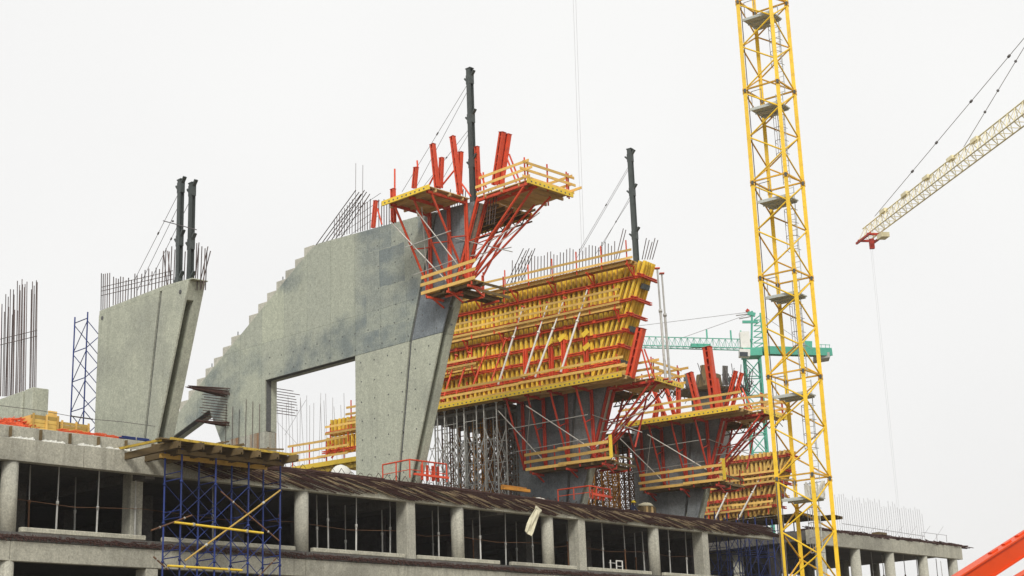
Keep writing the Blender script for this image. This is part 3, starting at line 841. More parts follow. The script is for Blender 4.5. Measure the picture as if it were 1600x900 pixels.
_a = F2.uz(600, 317, -3.5); _b = F2.uz(671, 291, -3.5)
print('F2PLAT', _a, _b)
set_of_platforms(F2, 'the arched fin', _b[1], hang(F2, (661, 458), (740, 438))[1], (_a[0] + .5, _a[0] + 2.2, _b[0] - .3), (_a[0], _b[0]), -3.5, 4.1, (0.0, 3.95), hang(F2, (661, 458), (740, 438))[0])
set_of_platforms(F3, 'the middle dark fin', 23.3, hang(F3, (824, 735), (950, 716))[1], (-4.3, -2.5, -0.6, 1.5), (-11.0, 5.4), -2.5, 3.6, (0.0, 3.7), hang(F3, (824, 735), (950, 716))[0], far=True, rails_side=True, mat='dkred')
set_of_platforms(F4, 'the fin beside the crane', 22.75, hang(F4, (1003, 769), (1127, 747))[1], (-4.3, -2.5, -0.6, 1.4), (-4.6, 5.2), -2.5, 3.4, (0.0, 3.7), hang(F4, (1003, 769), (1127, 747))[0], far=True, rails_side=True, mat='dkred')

# rails in front of the far end of the arched fin, standing on the slab edge
def red_rail(fr, corner, u_in, v_far, v, label):
    uC, zt = fr.uz(*corner, v)
    P = thing('guard_rail', label, 'railing', fr.pt(uC, v, ROOF))
    zb = ROOF + .22
    c = [(u_in, v), (uC, v), (uC, v_far)]
    for (a, b, n) in ((c[0], c[1], 3), (c[1], c[2], 3)):
        for i in range(n):
            t = i / (n - 1) if b is c[1] else (i + 1) / n
            q = (a[0] + (b[0] - a[0]) * t, a[1] + (b[1] - a[1]) * t)
            tube('rail_post', fr.pt(*q, zb), fr.pt(*q, zt), .085, 'red', P)
        for z, dd in ((zt, .1), (zb + (zt - zb) * .45, .05)):
            tube('rail_bar', fr.pt(*a, z), fr.pt(*b, z), dd, 'red', P)
    for k in range(4):
        q = fr.pt(uC - .25, v_far - .5 - k * .45, zb)
        bar('bracket', q, q + Z3 * (zt - zb - .15), .13, .1, 'red', P, 'waler', fr.V)
    bar('toe_beam', fr.pt(uC + .05, v + .3, zb + .25), fr.pt(uC + .05, v_far + .1, zb + .25), .13, .1, 'red', P, 'box', Z3)
    return P
red_rail(F2, (640, 718), F2.uz(598, 735, -1.0)[0], 2.1, -1.0, 'red steel guard rail at the foot of the arched fin')
red_rail(F3, (921, 759), F3.uz(872, 775, -1.0)[0], 1.6, -1.0, 'red guard rail at the foot of the middle dark fin')

# ------------------------------------------------------------------ red steel uprights standing on the platforms
def upright(fr, v, px0, px1, wd, label, prop=None, mat='red', grp='red steel uprights'):
    u0, z0 = fr.uz(*px0, v); u1, z1 = fr.uz(*px1, v)
    P = thing('steel_upright', label, 'steel beam', fr.pt(u0, v, z0), grp)
    d = fr.pt(u1, v, z1) - fr.pt(u0, v, z0)
    bar('channel_pair', fr.pt(u0, v, z0), fr.pt(u1, v, z1), wd, wd * .8, mat, P, 'waler', fr.U)
    n = max(2, int(d.length / .55))
    for i in range(n):
        q = fr.pt(u0, v, z0) + d * ((i + .5) / n)
        bar('spacer_plate', q - d.normalized() * .05, q + d.normalized() * .05, wd * .9, wd * .6, 'dkred', P, 'box', fr.U)
    bar('end_plate', fr.pt(u1, v, z1), fr.pt(u1, v, z1) + d.normalized() * .03, wd * 1.15, wd * .95, 'dkred', P, 'box', fr.U)
    if prop:
        for t0, t1 in prop:
            ua, za = fr.uz(*t0, v); ub, zb = fr.uz(*t1, v)
            tube('raking_prop', fr.pt(ua, v + .15, za), fr.pt(ub, v + .15, zb), .11, mat, P)
    return P
ups = [
    (-2.6, (615, 348), (614, 296), .34, 'red steel upright at the left end of the top platform, with a thin rod above', [((614, 297), (614, 263))]),
    (0.3, (583, 356), (587, 314), .30, 'short red upright standing alone among bars left of the top platform', [((594, 350), (587, 325))]),
    (-2.6, (647, 294), (650, 262), .32, 'short red upright at the platform corner near the left of the top platform', [((650, 263), (649, 250))]),
    (-1.6, (683, 292), (676, 226), .36, 'tall red upright leaning left, left of the mast group', [((668, 288), (677, 270))]),
    (-.9, (688, 294), (690, 247), .32, 'shorter vertical red upright just right of the left leaning one', [((687, 290), (709, 263))]),
    (-.7, (719, 304), (707, 214), .36, 'tallest red upright leaning left towards the dark mast', [((733, 306), (718, 285))]),
    (-.3, (717, 300), (720, 238), .32, 'vertical red upright in front of the dark mast, left side', None),
    (.4, (748, 298), (745, 230), .32, 'red upright immediately right of the tall dark mast', [((757, 292), (748, 270))]),
    (1.6, (773, 289), (785, 207), .42, 'left one of two red uprights leaning right beside the guard boards', [((804, 284), (789, 245))]),
    (2.0, (782, 288), (794, 210), .42, 'right one of two red uprights leaning right beside the guard boards', [((810, 284), (793, 240))]),
]
for v, a, b, wd, lb, pr in ups:
    upright(F2, v, a, b, wd * .84, lb, pr)
ups4 = [
    (-1.0, (1119, 645), (1105, 543), .68, 'thick tall red upright above the fin beside the crane', [((1090, 646), (1080, 588))]),
    (-1.2, (1094, 648), (1078, 583), .5, 'red upright leaning left of the thick tall one', None),
    (-1.5, (1060, 652), (1060, 606), .34, 'short vertical red upright near the left end of the crane side platform', None),
    (-1.5, (1023, 655), (1028, 628), .4, 'lowest red upright at the left end of the crane side platform', [((1036, 655), (1030, 635))]),
    (0.4, (1133, 640), (1150, 580), .30, 'left one of two slim red uprights leaning right before the crane', [((1166, 640), (1151, 600))]),
    (0.6, (1143, 640), (1159, 583), .30, 'right one of two slim red uprights leaning right before the crane', [((1174, 640), (1158, 606))]),
    (-.6, (1128, 645), (1119, 592), .36, 'red upright behind the thick tall one on the crane side platform', None),
    (-1.7, (1040, 652), (1021, 608), .3, 'slim red upright leaning left over the gap to the big formwork', None),
    (-1.7, (1054, 650), (1040, 604), .3, 'second slim red upright leaning left over the gap to the big formwork', None),
]
for v, a, b, wd, lb, pr in ups4:
    upright(F4, v, a, b, wd * .88, lb, pr)
upright(F3, -1.0, (984, 590), (1002, 513), .55, 'stout red upright pressed on the street edge of the big formwork', [((1014, 592), (1001, 545)), ((1022, 592), (1005, 545))])

# ------------------------------------------------------------------ dark steel masts on the fins
def mast(fr, v, px0, px1, wd, label, lugs, guys, glabel):
    u0, z0 = fr.uz(*px0, v)
    z1 = fr.uz(*px1, v)[1]
    P = thing('steel_mast', label, 'mast', fr.pt(u0, v, z0), 'dark masts on the fins')
    A, B = fr.pt(u0, v, z0 - .6), fr.pt(u0, v, z1)
    bar('shaft', A, B, wd, wd * .8, 'mast', P, 'hbeam', fr.U)
    bar('shaft_plate', A + fr.V * -wd * .42, B + fr.V * -wd * .42, wd * .7, .02, 'mast', P, 'box', fr.U)
    L = z1 - z0
    for t in lugs:
        z = z0 + L * t
        for sg, dz in ((1, .25), (-1, -.1)):
            bar('lug', fr.pt(u0 + sg * wd * .45, v, z + dz), fr.pt(u0 + sg * (wd * .45 + .24), v, z + dz + .28), .2, .1, 'mast', P, 'box', fr.V)
        bar('splice_plate', fr.pt(u0, v, z - .3), fr.pt(u0, v, z + .3), wd * 1.12, wd * .9, 'mast', P, 'box', fr.U)
    bar('cap_plate', B, B + Z3 * .06, wd * 1.2, wd, 'mast', P, 'box', fr.U)
    for i, (ty, gx, gy, gv) in enumerate(guys):
        z = fr.uz(px1[0], ty, v)[1]
        ug, zg = fr.uz(gx, gy, gv)
        tube('guy_wire', fr.pt(u0 - wd * .3, v, z), fr.pt(ug, gv, zg), .028, 'dkcable', P)
        if i % 2 == 0:
            a, b = fr.pt(u0 - wd * .3, v, z), fr.pt(ug, gv, zg)
            tube('turnbuckle', a.lerp(b, .45), a.lerp(b, .475), .09, 'dkcable', P)
mast(F1, .3, (279, 446), (281, 283), .31, 'left one of the twin dark masts on the leftmost fin', (.03, .42, .93), [(298, 209, 440, .3), (318, 214, 455, .3)], '')
mast(F1, .6, (297, 446), (299, 288), .31, 'right one of the twin dark masts on the leftmost fin', (.03, .4, .93), [(310, 232, 445, .4)], '')
mast(F2, .3, (740, 320), (734, 108), .36, 'tallest dark mast, rising above the arched fin', (.3, .63, .92), [(128, 628, 300, .2), (138, 640, 312, .2), (200, 655, 300, -1), (205, 680, 300, -1)], '')
mast(F3, .3, (994, 402), (983, 234), .34, 'dark mast on the right end of the big yellow formwork', (.2, .6, .92), [(258, 905, 392, .2), (262, 900, 405, .2), (305, 935, 395, .2), (310, 930, 398, .2)], '')
# thin rod tied across the twin masts
cr = thing('cross_rod', 'thin rod tied across the twin masts on the leftmost fin', 'rod', F1.pt(*F1.uz(255, 345, 0)[:1], 0, F1.uz(255, 345, 0)[1]))
ua, za = F1.uz(255, 345, 0.1); ub, zb = F1.uz(307, 359, 0.1)
tube('rod', F1.pt(ua, .1, za), F1.pt(ub, .1, zb), .05, 'dkcable', cr)
tube('rod_clamp', F1.pt(ua + .9, .1, za - .25), F1.pt(ua + 1.0, .1, za - .28), .1, 'dkcable', cr)

# ------------------------------------------------------------------ timber beam formwork
def formwork(fr, label, u0, zb, zt, edge, walers, top_deck=True, dull=False, spacing=.42):
    P = thing('wall_formwork', label, 'formwork', fr.pt(0, -.3, zb))
    ym, rm = ('oldyellow', 'dkred') if dull else ('yellow', 'red')
    # shuttering skin on the seen side, the street end and the far side
    slab_poly(fr, [(u0, zb), (edge(zb) + .3, zb), (edge(zt) + .3, zt), (u0, zt)], -.1, -.05, 'shutter_skin', 'ply', P)
    slab_poly(fr, [(edge(zb) + .24, zb), (edge(zb) + .3, zb), (edge(zt) + .3, zt), (edge(zt) + .24, zt)], -.04, 1.05, 'end_skin', 'ply', P)
    slab_poly(fr, [(u0, zb), (edge(zb) + .3, zb), (edge(zt) + .3, zt), (u0, zt)], 1.06, 1.1, 'shutter_skin', 'ply', P)
    u = u0 + .1
    ulast = edge(zt) - 1.5
    inv = lambda uu: zb + (uu - edge(zb)) * (zt - zb) / (edge(zt) - edge(zb))
    while u < ulast:
        zlo_ = max(zb - random.uniform(0, .12), inv(u + 1.0))
        bar('timber_beam', fr.pt(u, -.22, zlo_), fr.pt(u + .1 * (zt - zb) / 8, -.22, zt + random.uniform(-.05, .12)), .18, .2, ym, P, 'ibeam', fr.U)
        u += spacing * random.uniform(.93, 1.07)
    for i in range(4):
        q_ = -1.15 + i * .43
        bar('timber_beam', fr.pt(edge(zb) + q_, -.26 - .03 * (i % 2), zb + random.uniform(-.1, .1)), fr.pt(edge(zt) + q_, -.26 - .03 * (i % 2), zt), .16, .22, ym, P, 'ibeam', fr.U)
    for v in (-.15, .2, .5, .8, 1.05):
        bar('timber_beam', fr.pt(edge(zb) + .44, v, zb), fr.pt(edge(zt) + .44, v, zt), .22, .12, ym, P, 'ibeam', fr.U)
    # red steel walers
    L = edge(zt) - u0
    for z in walers:
        cuts = [u0, u0 + L * .3, u0 + L * .62, edge(z) + .95]
        for a, b in zip(cuts, cuts[1:]):
            bar('waler', fr.pt(a + .03, -.46, z + random.uniform(-.02, .02)), fr.pt(b - .03, -.46, z + random.uniform(-.02, .02)), .2, .2, rm, P, 'waler', Z3)
        bar('waler', fr.pt(edge(z) + .68, -.85, z + .02), fr.pt(edge(z) + .68, 1.75, z + .02), .2, .2, rm, P, 'waler', Z3)
        for k in range(int(L / 2.4)):
            uu = u0 + .9 + k * 2.4
            bar('tie_plate', fr.pt(uu, -.57, z), fr.pt(uu, -.62, z), .24, .24, rm, P, 'box', Z3)
    return P

WZ = (30.35, 28.85, 27.8, 26.75, 25.75, 24.7, 23.75)
fw3 = formwork(F3, 'big wall of yellow timber beams and red steel walers above the dark fin', -13.0, 23.45, 31.45, Ef, WZ)
def walkway_on(fr, name, label, u0, u1, v0, v1, z, boards, mat='red', every=2.1, drop=True, gap=.46):
    K = thing(name, label, 'walkway', fr.pt((u0 + u1) / 2, v0, z))
    deck(K, fr, u0, u1, v0, v1, z, 'u', (), sheet='plank', step=2.4, jmat='plank')
    guard(K, fr, (u0, v0 - .03), (u1, v0 - .03), z, boards, gap, .12, post=mat, every=every, over=.3, bw=.16)
    n = max(2, round((u1 - u0) / 2.6))
    for i in range(n):
        u = u0 + .3 + (u1 - u0 - .6) * i / (n - 1)
        bar('bracket_arm', fr.pt(u, v1, z - .26), fr.pt(u, v0 - .05, z - .26), .1, .1, mat, K, side=Z3)
        bar('bracket_knee', fr.pt(u, v1 + .05, z - 1.0), fr.pt(u, v0 + .1, z - .3), .08, .08, mat, K)
        bar('bracket_leg', fr.pt(u, v1 + .02, z - 1.05), fr.pt(u, v1 + .02, z - .2), .08, .08, mat, K, side=fr.U)
    return K
walkway_on(F3, 'top_walkway', 'walkway with pale guard boards along the top of the big formwork', -10.8, 6.0, -1.55, -.6, 31.3, 2, gap=.55)
zA = F3.uz(840, 500, -1.4)[1]
walkway_on(F3, 'middle_walkway', 'board railed walkway halfway up the big formwork', -12.2, 4.6, -1.15, -.62, F3.uz(845, 501, -1.15)[1], 3)
walkway_on(F3, 'lower_walkway', 'short board railed walkway low on the left of the big formwork', -12.6, -7.6, -1.2, -.62, F3.uz(735, 572, -1.2)[1], 2)

def long_prop(fr, v0, v1, a, b, dia, mat, label, grp):
    ua, za = fr.uz(*a, v0); ub, zb = fr.uz(*b, v1)
    A, B = fr.pt(ua, v0, za), fr.pt(ub, v1, zb)
    P = thing('raking_prop', label, 'prop', A, grp)
    tube('outer_tube', A, A.lerp(B, .62), dia, mat, P)
    tube('inner_tube', A.lerp(B, .6), B, dia * .72, mat, P)
    tube('collar', A.lerp(B, .6), A.lerp(B, .625), dia * 1.5, mat, P)
    bar('foot_plate', A - (B - A).normalized() * .06, A, dia * 2, dia * 2, 'red', P)
    bar('head_plate', B, B + (B - A).normalized() * .06, dia * 2, dia * 2, 'red', P)
g1 = 'pale raking props on the big formwork'
for lb, a, b in (('leftmost of four pale raking props on the big formwork', (778, 602), (817, 480)), ('second from left of four pale raking props on the big formwork', (818, 592), (856, 474)),
                 ('third from left of four pale raking props on the big formwork', (836, 590), (882, 466)), ('rightmost of four pale raking props on the big formwork', (876, 582), (918, 452))):
    long_prop(F3, -2.1, -.75, a, b, .15, 'white', lb, g1)
for i, (a, b) in enumerate((((692, 626), (713, 556)), ((711, 622), (733, 552)), ((735, 614), (762, 540)), ((765, 604), (790, 530)))):
    long_prop(F3, -2.1, -.75, a, b, .13, 'red', ('first', 'second', 'third', 'fourth')[i] + ' from the left of the thin red raking props on the big formwork', 'red raking props on the big formwork')
for i, (a, b) in enumerate((((1040, 592), (1027, 420)), ((1047, 596), (1034, 428)))):
    long_prop(F3, .2 + i * .5, .2 + i * .5, a, b, .17, 'galv', ('left', 'right') + () if False else ('left' if i == 0 else 'right') + ' one of two long grey props off the street end of the big formwork', 'long grey props')
# red verticals and small yellow boards clipped to the formwork face
for i, (x, y0, y1) in enumerate(((822, 590, 545), (862, 588, 542), (882, 586, 530), (917, 585, 520))):
    u, z0 = F3.uz(x, y0, -.7); z1 = F3.uz(x, y1, -.7)[1]
    bar('soldier', F3.pt(u, -.68, z0), F3.pt(u, -.68, z1), .3, .2, 'red', fw3, 'waler', F3.U)
for x, y in ((878, 531), (915, 524), (917, 545), (860, 537)):
    u, z = F3.uz(x, y, -.8)
    bar('clip_board', F3.pt(u - .25, -.82, z), F3.pt(u + .25, -.82, z + .3), .35, .05, 'yedge', fw3, 'box', Z3)
for z in (30.0, 27.2, 25.0):
    bar('end_block', F3.pt(Ef(z) + .6, .3, z - .45), F3.pt(Ef(z) + .72, .3, z - .1), .25, .8, 'mast', fw3, 'box', F3.U)
# bars above the big formwork
sb3 = thing('starter_bars', 'row of dark starter bars sticking up from the big formwork', 'rebar', F3.pt(0, .5, 31))
lst = [(x, 440 - (x - 800) * .19, x + .5, 440 - (x - 800) * .19 - random.uniform(26, 36)) for x in range(800, 965, 5)]
bars_px(F3, sb3, lst, .5, .06)
lst = [(1003 + k * 4, 400, 1010 + k * 4.5, 372 + (k % 3) * 3) for k in range(5)]
lst += [(787 + k * 6, 448 - k, 818 + k * 4.5, 388 + (k % 2) * 3) for k in range(5)]
lst += [(962 + k * 4, 400, 974 + k * 4, 357 + (k % 2) * 2) for k in range(2)]
bars_px(F3, sb3, lst, .5, .06)

# formwork of the next fin, behind the crane
def E5(z): return .84 + (z - 17.5) * .39 - .4
fw5 = formwork(F5, 'smaller yellow formwork wall with red walers right behind the crane mast', -7.2, 17.4, 22.6, E5, (22.1, 20.9, 19.9, 18.9, 18.0), spacing=.4, dull=True)
guard(fw5, F5, (-4.6, -.75), (2.0, -.75), 19.9, 3, .45, .1, every=1.6)
guard(fw5, F5, (-5.0, -.75), (1.0, -.75), 17.6, 2, .5, .3, every=1.9)
for i, (a, b) in enumerate((((1114, 818), (1146, 750)), ((1153, 812), (1190, 742)))):
    long_prop(F5, -1.3, -.5, a, b, .15, 'white', ('left' if i == 0 else 'right') + ' pale raking prop on the smaller formwork behind the crane', 'pale raking props by the crane')
pl5 = thing('support_deck', 'dark timber deck carrying the smaller formwork above blue scaffold', 'platform', F5.pt(-2, 0, 16))
deck(pl5, F5, -6.5, 4.4, -2.2, 2.2, 16.95, 'u', (), sheet='oldplank', jmat='oldplank')
deck(pl5, F5, 4.5, 6.4, -.5, 1.6, 16.75, 'u', (), sheet='oldplank', jmat='oldplank')

# rear part of the big formwork, seen through the arch
fr_ = thing('rear_formwork', 'stepped yellow formwork with rails seen through the arch opening', 'formwork', F3.pt(-22, 0, 20))
for (pa, pb, pc) in (((516, 690), (556, 655), 0), ((516, 712), (556, 690), 1),):
    pass
def rear_tier(x0, x1, yb, yt, v):
    ua, zb_ = F3.uz(x0, yb, v); ub = F3.uz(x1, yb, v)[0]; zt_ = F3.uz(x0, yt, v)[1]
    fbox(F3, ua, ub, v + .25, v + .3, zb_, zt_, 'shutter_skin', 'ply', fr_)
    u = ua + .05
    v -= .0
    while u < ub:
        bar('timber_beam', F3.pt(u, v + .12, zb_), F3.pt(u, v + .12, zt_), .14, .2, 'yellow', fr_, 'ibeam', F3.U); u += .42
    for z in (zb_ + .25,):
        bar('waler', F3.pt(ua - .3, v - .1, z), F3.pt(ub, v - .1, z), .2, .2, 'red', fr_, 'waler', Z3)
    return ua, ub, zb_, zt_
t1 = rear_tier(510, 575, 712, 684, -.3)
t2 = rear_tier(516, 575, 682, 656, 0)
guard(fr_, F3, (F3.uz(512, 690, -1)[0], -1), (F3.uz(575, 680, -1)[0], -1), F3.uz(512, 690, -1)[1], 2, .55, .6, every=1.9)
guard(fr_, F3, (F3.uz(545, 660, -1)[0], -1), (F3.uz(575, 655, -1)[0], -1), F3.uz(545, 665, -1)[1], 3, .5, .4, every=1.5, ph=1.9)
guard(fr_, F3, (F3.uz(453, 730, -1.4)[0], -1.4), (F3.uz(540, 712, -1.4)[0], -1.4), F3.uz(453, 726, -1.4)[1], 3, .6, .2, every=1.9, ph=1.5)
ua, za = F3.uz(455, 733, -1.4); ub = F3.uz(600, 720, -1.4)[0]
for k, (zz, mt_) in enumerate(((0, 'yedge'), (-.42, 'dirtyyellow'))):
    bar('base_beam', F3.pt(ua + k * 1.2, -1.3 + k * .2, za + zz), F3.pt(ub, -1.3 + k * .2, za + zz), .36, .16, mt_, fr_, 'box', Z3)
deck(fr_, F3, ua, ub, -1.2, 1.5, za - .05, 'v', (), sheet='deck', jmat='yellow')
for k in range(2):
    x = 506 + k * 12
    a_ = F3.uz(x, 716, -.8); b_ = F3.uz(x + 15, 694, -.5)
    bar('raking_strut', F3.pt(a_[0], -.8, a_[1]), F3.pt(b_[0], -.5, b_[1]), .13, .1, 'red', fr_)

# thin loose bars standing far back, seen through the arch
bk = thing('loose_bars', 'thin loose bars against the sky inside the arch opening', 'rebar', F3.pt(-26, 4, ROOF))
for k in range(22):
    x = 420 + k * 5.6 + random.uniform(-2, 2)
    yt = 620 + random.uniform(-6, 18)
    a_ = F3.uz(x + random.uniform(-3, 3), 735, 3); b_ = F3.uz(x - random.uniform(-2, 5), yt, 3)
    tube('rebar', F3.pt(a_[0], 3, a_[1]), F3.pt(b_[0], 3, b_[1]), .035, 'cable', bk)
for p, q in (((425, 650), (470, 700)), ((478, 625), (445, 680))):
    a_ = F3.uz(*p, 3); b_ = F3.uz(*q, 3)
    tube('rebar', F3.pt(a_[0], 3, a_[1]), F3.pt(b_[0], 3, b_[1]), .03, 'cable', bk)

# ------------------------------------------------------------------ falsework towers under the raised walls
def tower(fr, u, v, z0, z1, w, mat, label, grp, rung=1.0, braces=True, heavy=.08):
    P = thing('shoring_tower', label, 'scaffold tower', fr.pt(u, v, z0), grp)
    cs = [(u - w / 2, v - w / 2), (u + w / 2, v - w / 2), (u + w / 2, v + w / 2), (u - w / 2, v + w / 2)]
    for cu, cv in cs:
        tube('leg', fr.pt(cu, cv, z0), fr.pt(cu, cv, z1), heavy, mat, P)
        bar('jack_head', fr.pt(cu, cv, z1), fr.pt(cu, cv, z1 + .05), .2, .2, mat, P)
    z = z0 + .5
    i = 0
    while z < z1 - .3:
        for j in (0, 2):
            a, b = cs[j], cs[(j + 1) % 4]
            tube('rung', fr.pt(*a, z), fr.pt(*b, z), heavy * .6, mat, P)
        if braces and z + rung * 2 < z1:
            for j in ((1, 3) if i % 2 else (0, 2, 1)):
                a, b = cs[j], cs[(j + 1) % 4]
                if i % 2 == 0 or j in (1, 3):
                    tube('brace', fr.pt(*a, z), fr.pt(*b, z + rung * 1.6), heavy * .5, mat, P)
                    tube('brace', fr.pt(*b, z), fr.pt(*a, z + rung * 1.6), heavy * .5, mat, P)
        z += rung; i += 1
    return P
POS = ['leftmost', 'second from left', 'third from left', 'fourth from left', 'fifth from left', 'rightmost']
for i in range(4):
    tower(F3, -11.0 + i * 1.75, -1.5, ROOF, 22.95, 1.1, 'galv', POS[i if i < 3 else 5] + ' grey tower in the front row of falsework beside the arched fin', 'front row of grey shoring towers', 1.5, True, .1)
for j, v in enumerate((.9, 2.7, 4.6, 6.6, 8.8)):
    for i in range(5):
        tower(F3, -11.5 + i * 1.42 + .2 * j, v, ROOF, 22.6, .95, ('rust', 'oldgalv', 'orange', 'rust', 'oldgalv')[(i + j * 2) % 5], POS[i if i < 4 else 5] + ' tower in row ' + ('two', 'three', 'four', 'five', 'six')[j] + ' of the falsework beside the arched fin', 'rear rows of brown shoring towers', .75, True, .115)
for j, v in enumerate((-1.4, .8, 3.0, 5.2)):
    for i in range(4):
        tower(F4, -11.0 + i * 1.5 + .2 * j, v, ROOF, 22.3, 1.0, ('rust', 'oldgalv', 'rust', 'orange')[(i + j) % 4], POS[i if i < 3 else 5] + ' rusty tower in row ' + ('one', 'two', 'three', 'four')[j] + ' between the two dark fins', 'rusty shoring towers between the dark fins', .8, True, .11)
for nm, fr, lab in (('a', F3, 'timber and steel soffit deck carried by the shoring towers beside the arched fin'), ('b', F4, 'timber soffit deck on the rusty towers between the dark fins')):
    zz = 23.05 if nm == 'a' else 22.4
    sd_ = thing('soffit_deck', lab, 'platform', fr.pt(-8, 1, zz))
    deck(sd_, fr, -12.4, -4.95, -1.9 if nm == 'a' else -1.7, 9.6 if nm == 'a' else 5.9, zz, 'v', (), sheet='oldplank', jmat='oldplank')
    for q_ in range(12 if nm == 'a' else 8):
        vv = -1.7 + q_ * .95
        bar('header_beam', fr.pt(-12.4, vv, zz - .36), fr.pt(-4.95, vv, zz - .36), .22, .14, 'oldgalv', sd_, 'ibeam', Z3)
ob = thing('timber_bearer', 'orange yellow bearer lying at the foot of the shoring towers', 'timber', fp(17, .6, ROOF + .5))
bar('bearer', fp(s_at(785, 772, .6), .6, ROOF + .42), fp(s_at(827, 778, .6), .6, ROOF + .42), .18, .25, 'orange', ob, 'box', Z3)
bar('bearer', fp(s_at(785, 772, .6) + .3, .9, ROOF + .62), fp(s_at(827, 778, .6), .9, ROOF + .6), .14, .2, 'orange', ob, 'box', Z3)

# ------------------------------------------------------------------ yellow tower crane mast
def vdir(px):
    d = ray(px, 900); a = Vector((d.x, d.y, 0)).normalized()
    return a
aw = vdir(1283)
rt = Vector((aw.y, -aw.x, 0))
CF = CAM + aw * 79.0; CF.z = 0
def on_vert(P, py):
    """height of the point of the upright through P that shows at picture row py"""
    n = aw
    d0 = _f * FPX + IMU * (450 - py)
    # find x on that row so that the ray passes the upright
    A = d0; B = IMR
    # horizontal perpendicular condition
    t = -(A.dot(rt) - (P - CAM).dot(rt) / (P - CAM).dot(aw) * A.dot(aw)) / (B.dot(rt) - (P - CAM).dot(rt) / (P - CAM).dot(aw) * B.dot(aw))
    d = A + B * t
    return CAM.z + d.z * (P - CAM).dot(aw) / d.dot(aw)
PHI, CW = R(25.7), 2.0
cF = CF
cL = CF + (-rt * math.cos(PHI) + aw * math.sin(PHI)) * CW
cR = CF + (rt * math.sin(PHI) + aw * math.cos(PHI)) * CW
cB = cL + cR - CF
crane = thing('tower_crane', 'tall yellow lattice tower crane mast with grey platforms', 'crane', CF)
zs = [on_vert(cL, y) for y in (749, 588, 432, 285, 143)]
SEC = (zs[-1] - zs[0]) / 4
zbase = zs[0]
print('CRANE sections', [round(z, 2) for z in zs], SEC)
legs = [cL, cF, cR, cB]
ZB, ZTOP = zbase - SEC * 2, zbase + SEC * 6
k0 = -2
for k in range(-2, 6):
    za, zb = zbase + SEC * k, zbase + SEC * (k + 1)
    for c in legs:
        bar('mast_leg', c + Z3 * (za + .02), c + Z3 * (zb - .02), .21, .21, 'crane', crane, 'box', rt)
        for dz in (.09, -.09):
            bar('joint_flange', c + Z3 * (za + dz - .05), c + Z3 * (za + dz + .05), .26, .26, 'crane_d', crane, 'box', rt)
        bar('joint_bolt', c + Z3 * (za - .1) - aw * .14, c + Z3 * (za + .1) - aw * .14, .13, .06, 'mast', crane, 'box', rt)
    for i in range(4):
        a, b = legs[i], legs[(i + 1) % 4]
        n4 = 4
        bar('mast_strut', a + Z3 * (za + .1), b + Z3 * (za + .1), .08, .08, 'crane_d', crane, 'box', Z3)
        for q in range(n4):
            p0 = a if (q + i) % 2 == 0 else b
            p1 = b if (q + i) % 2 == 0 else a
            tube('mast_brace', p0 + Z3 * (zb - .12 - (SEC - .24) * q / n4), p1 + Z3 * (zb - .12 - (SEC - .24) * (q + 1) / n4), .088, 'crane' if i in (0, 1) else 'crane_d', crane)
    # resting platform with a hatch, hand loop and ladder in a cage
    zp = za - 1.05
    ctr = (cL + cR) / 2
    eL = (cF - cL).normalized(); eR = (cB - cL).normalized()
    pl = bar('mast_platform', cL + eL * .12 + eR * .8 + Z3 * zp, cL + eL * 1.9 + eR * .8 + Z3 * zp, .07, 1.4, 'grating', crane, 'box', Z3)
    bar('platform_edge', cL + eL * .12 + eR * 1.71 + Z3 * zp, cL + eL * 1.0 + eR * 1.71 + Z3 * zp, .07, .4, 'grating', crane, 'box', Z3)
    for t in (.1, .75, 1.4):
        bar('platform_joist', cL + eL * .15 + eR * t + Z3 * (zp - .08), cL + eL * 1.85 + eR * t + Z3 * (zp - .08), .1, .05, 'grating', crane, 'box', Z3)
    lp = cL + eL * 1.45 + eR * (1.55 if k % 2 else 1.2)
    for dx in (-.2, .2):
        tube('ladder_rail', lp + eL * dx + Z3 * (zp - SEC + 1.0), lp + eL * dx + Z3 * (zp + .9), .045, 'grating', crane)
    mbr = MB()
    z = zp - SEC + 1.1
    while z < zp + .9:
        mbr.bar(lp - eL * .2 + Z3 * z, lp + eL * .2 + Z3 * z, .03); z += .3
    mbr.build('ladder_rungs', 'grating', crane, kind='stuff')
    mbc = MB()
    for q in range(4):
        zc = zp - SEC + 2.6 + q * .75
        pts = [lp + eL * .34 * math.cos(t) - eR * (.05 + .62 * math.sin(t)) + Z3 * zc for t in [math.pi * i / 6 for i in range(7)]]
        mbc.path(pts, .035)
    for t in (0.5, 1.57, 2.6):
        q0 = lp + eL * .34 * math.cos(t) - eR * (.05 + .62 * math.sin(t))
        mbc.bar(q0 + Z3 * (zp - SEC + 2.6), q0 + Z3 * (zp - SEC + 4.85), .03)
    mbc.path([cL + eL * .3 + eR * .15 + Z3 * (zp + .05), cL + eL * .3 + eR * .15 + Z3 * (zp + 1.0), cL + eL * .9 + eR * .15 + Z3 * (zp + 1.0), cL + eL * .9 + eR * .15 + Z3 * (zp + .05)], .04)
    mbc.build('ladder_cage', 'cable', crane, kind='stuff')
tube('power_cable', cL + rt * .16 + aw * .1 + Z3 * 1, cL + rt * .16 + aw * .1 + Z3 * (zbase + SEC * 5.5), .05, 'dkcable', crane)
tube('power_cable', cL - rt * .1 - aw * .12 + Z3 * 1, cL - rt * .05 - aw * .12 + Z3 * (zbase - .2), .07, 'dkcable', crane)
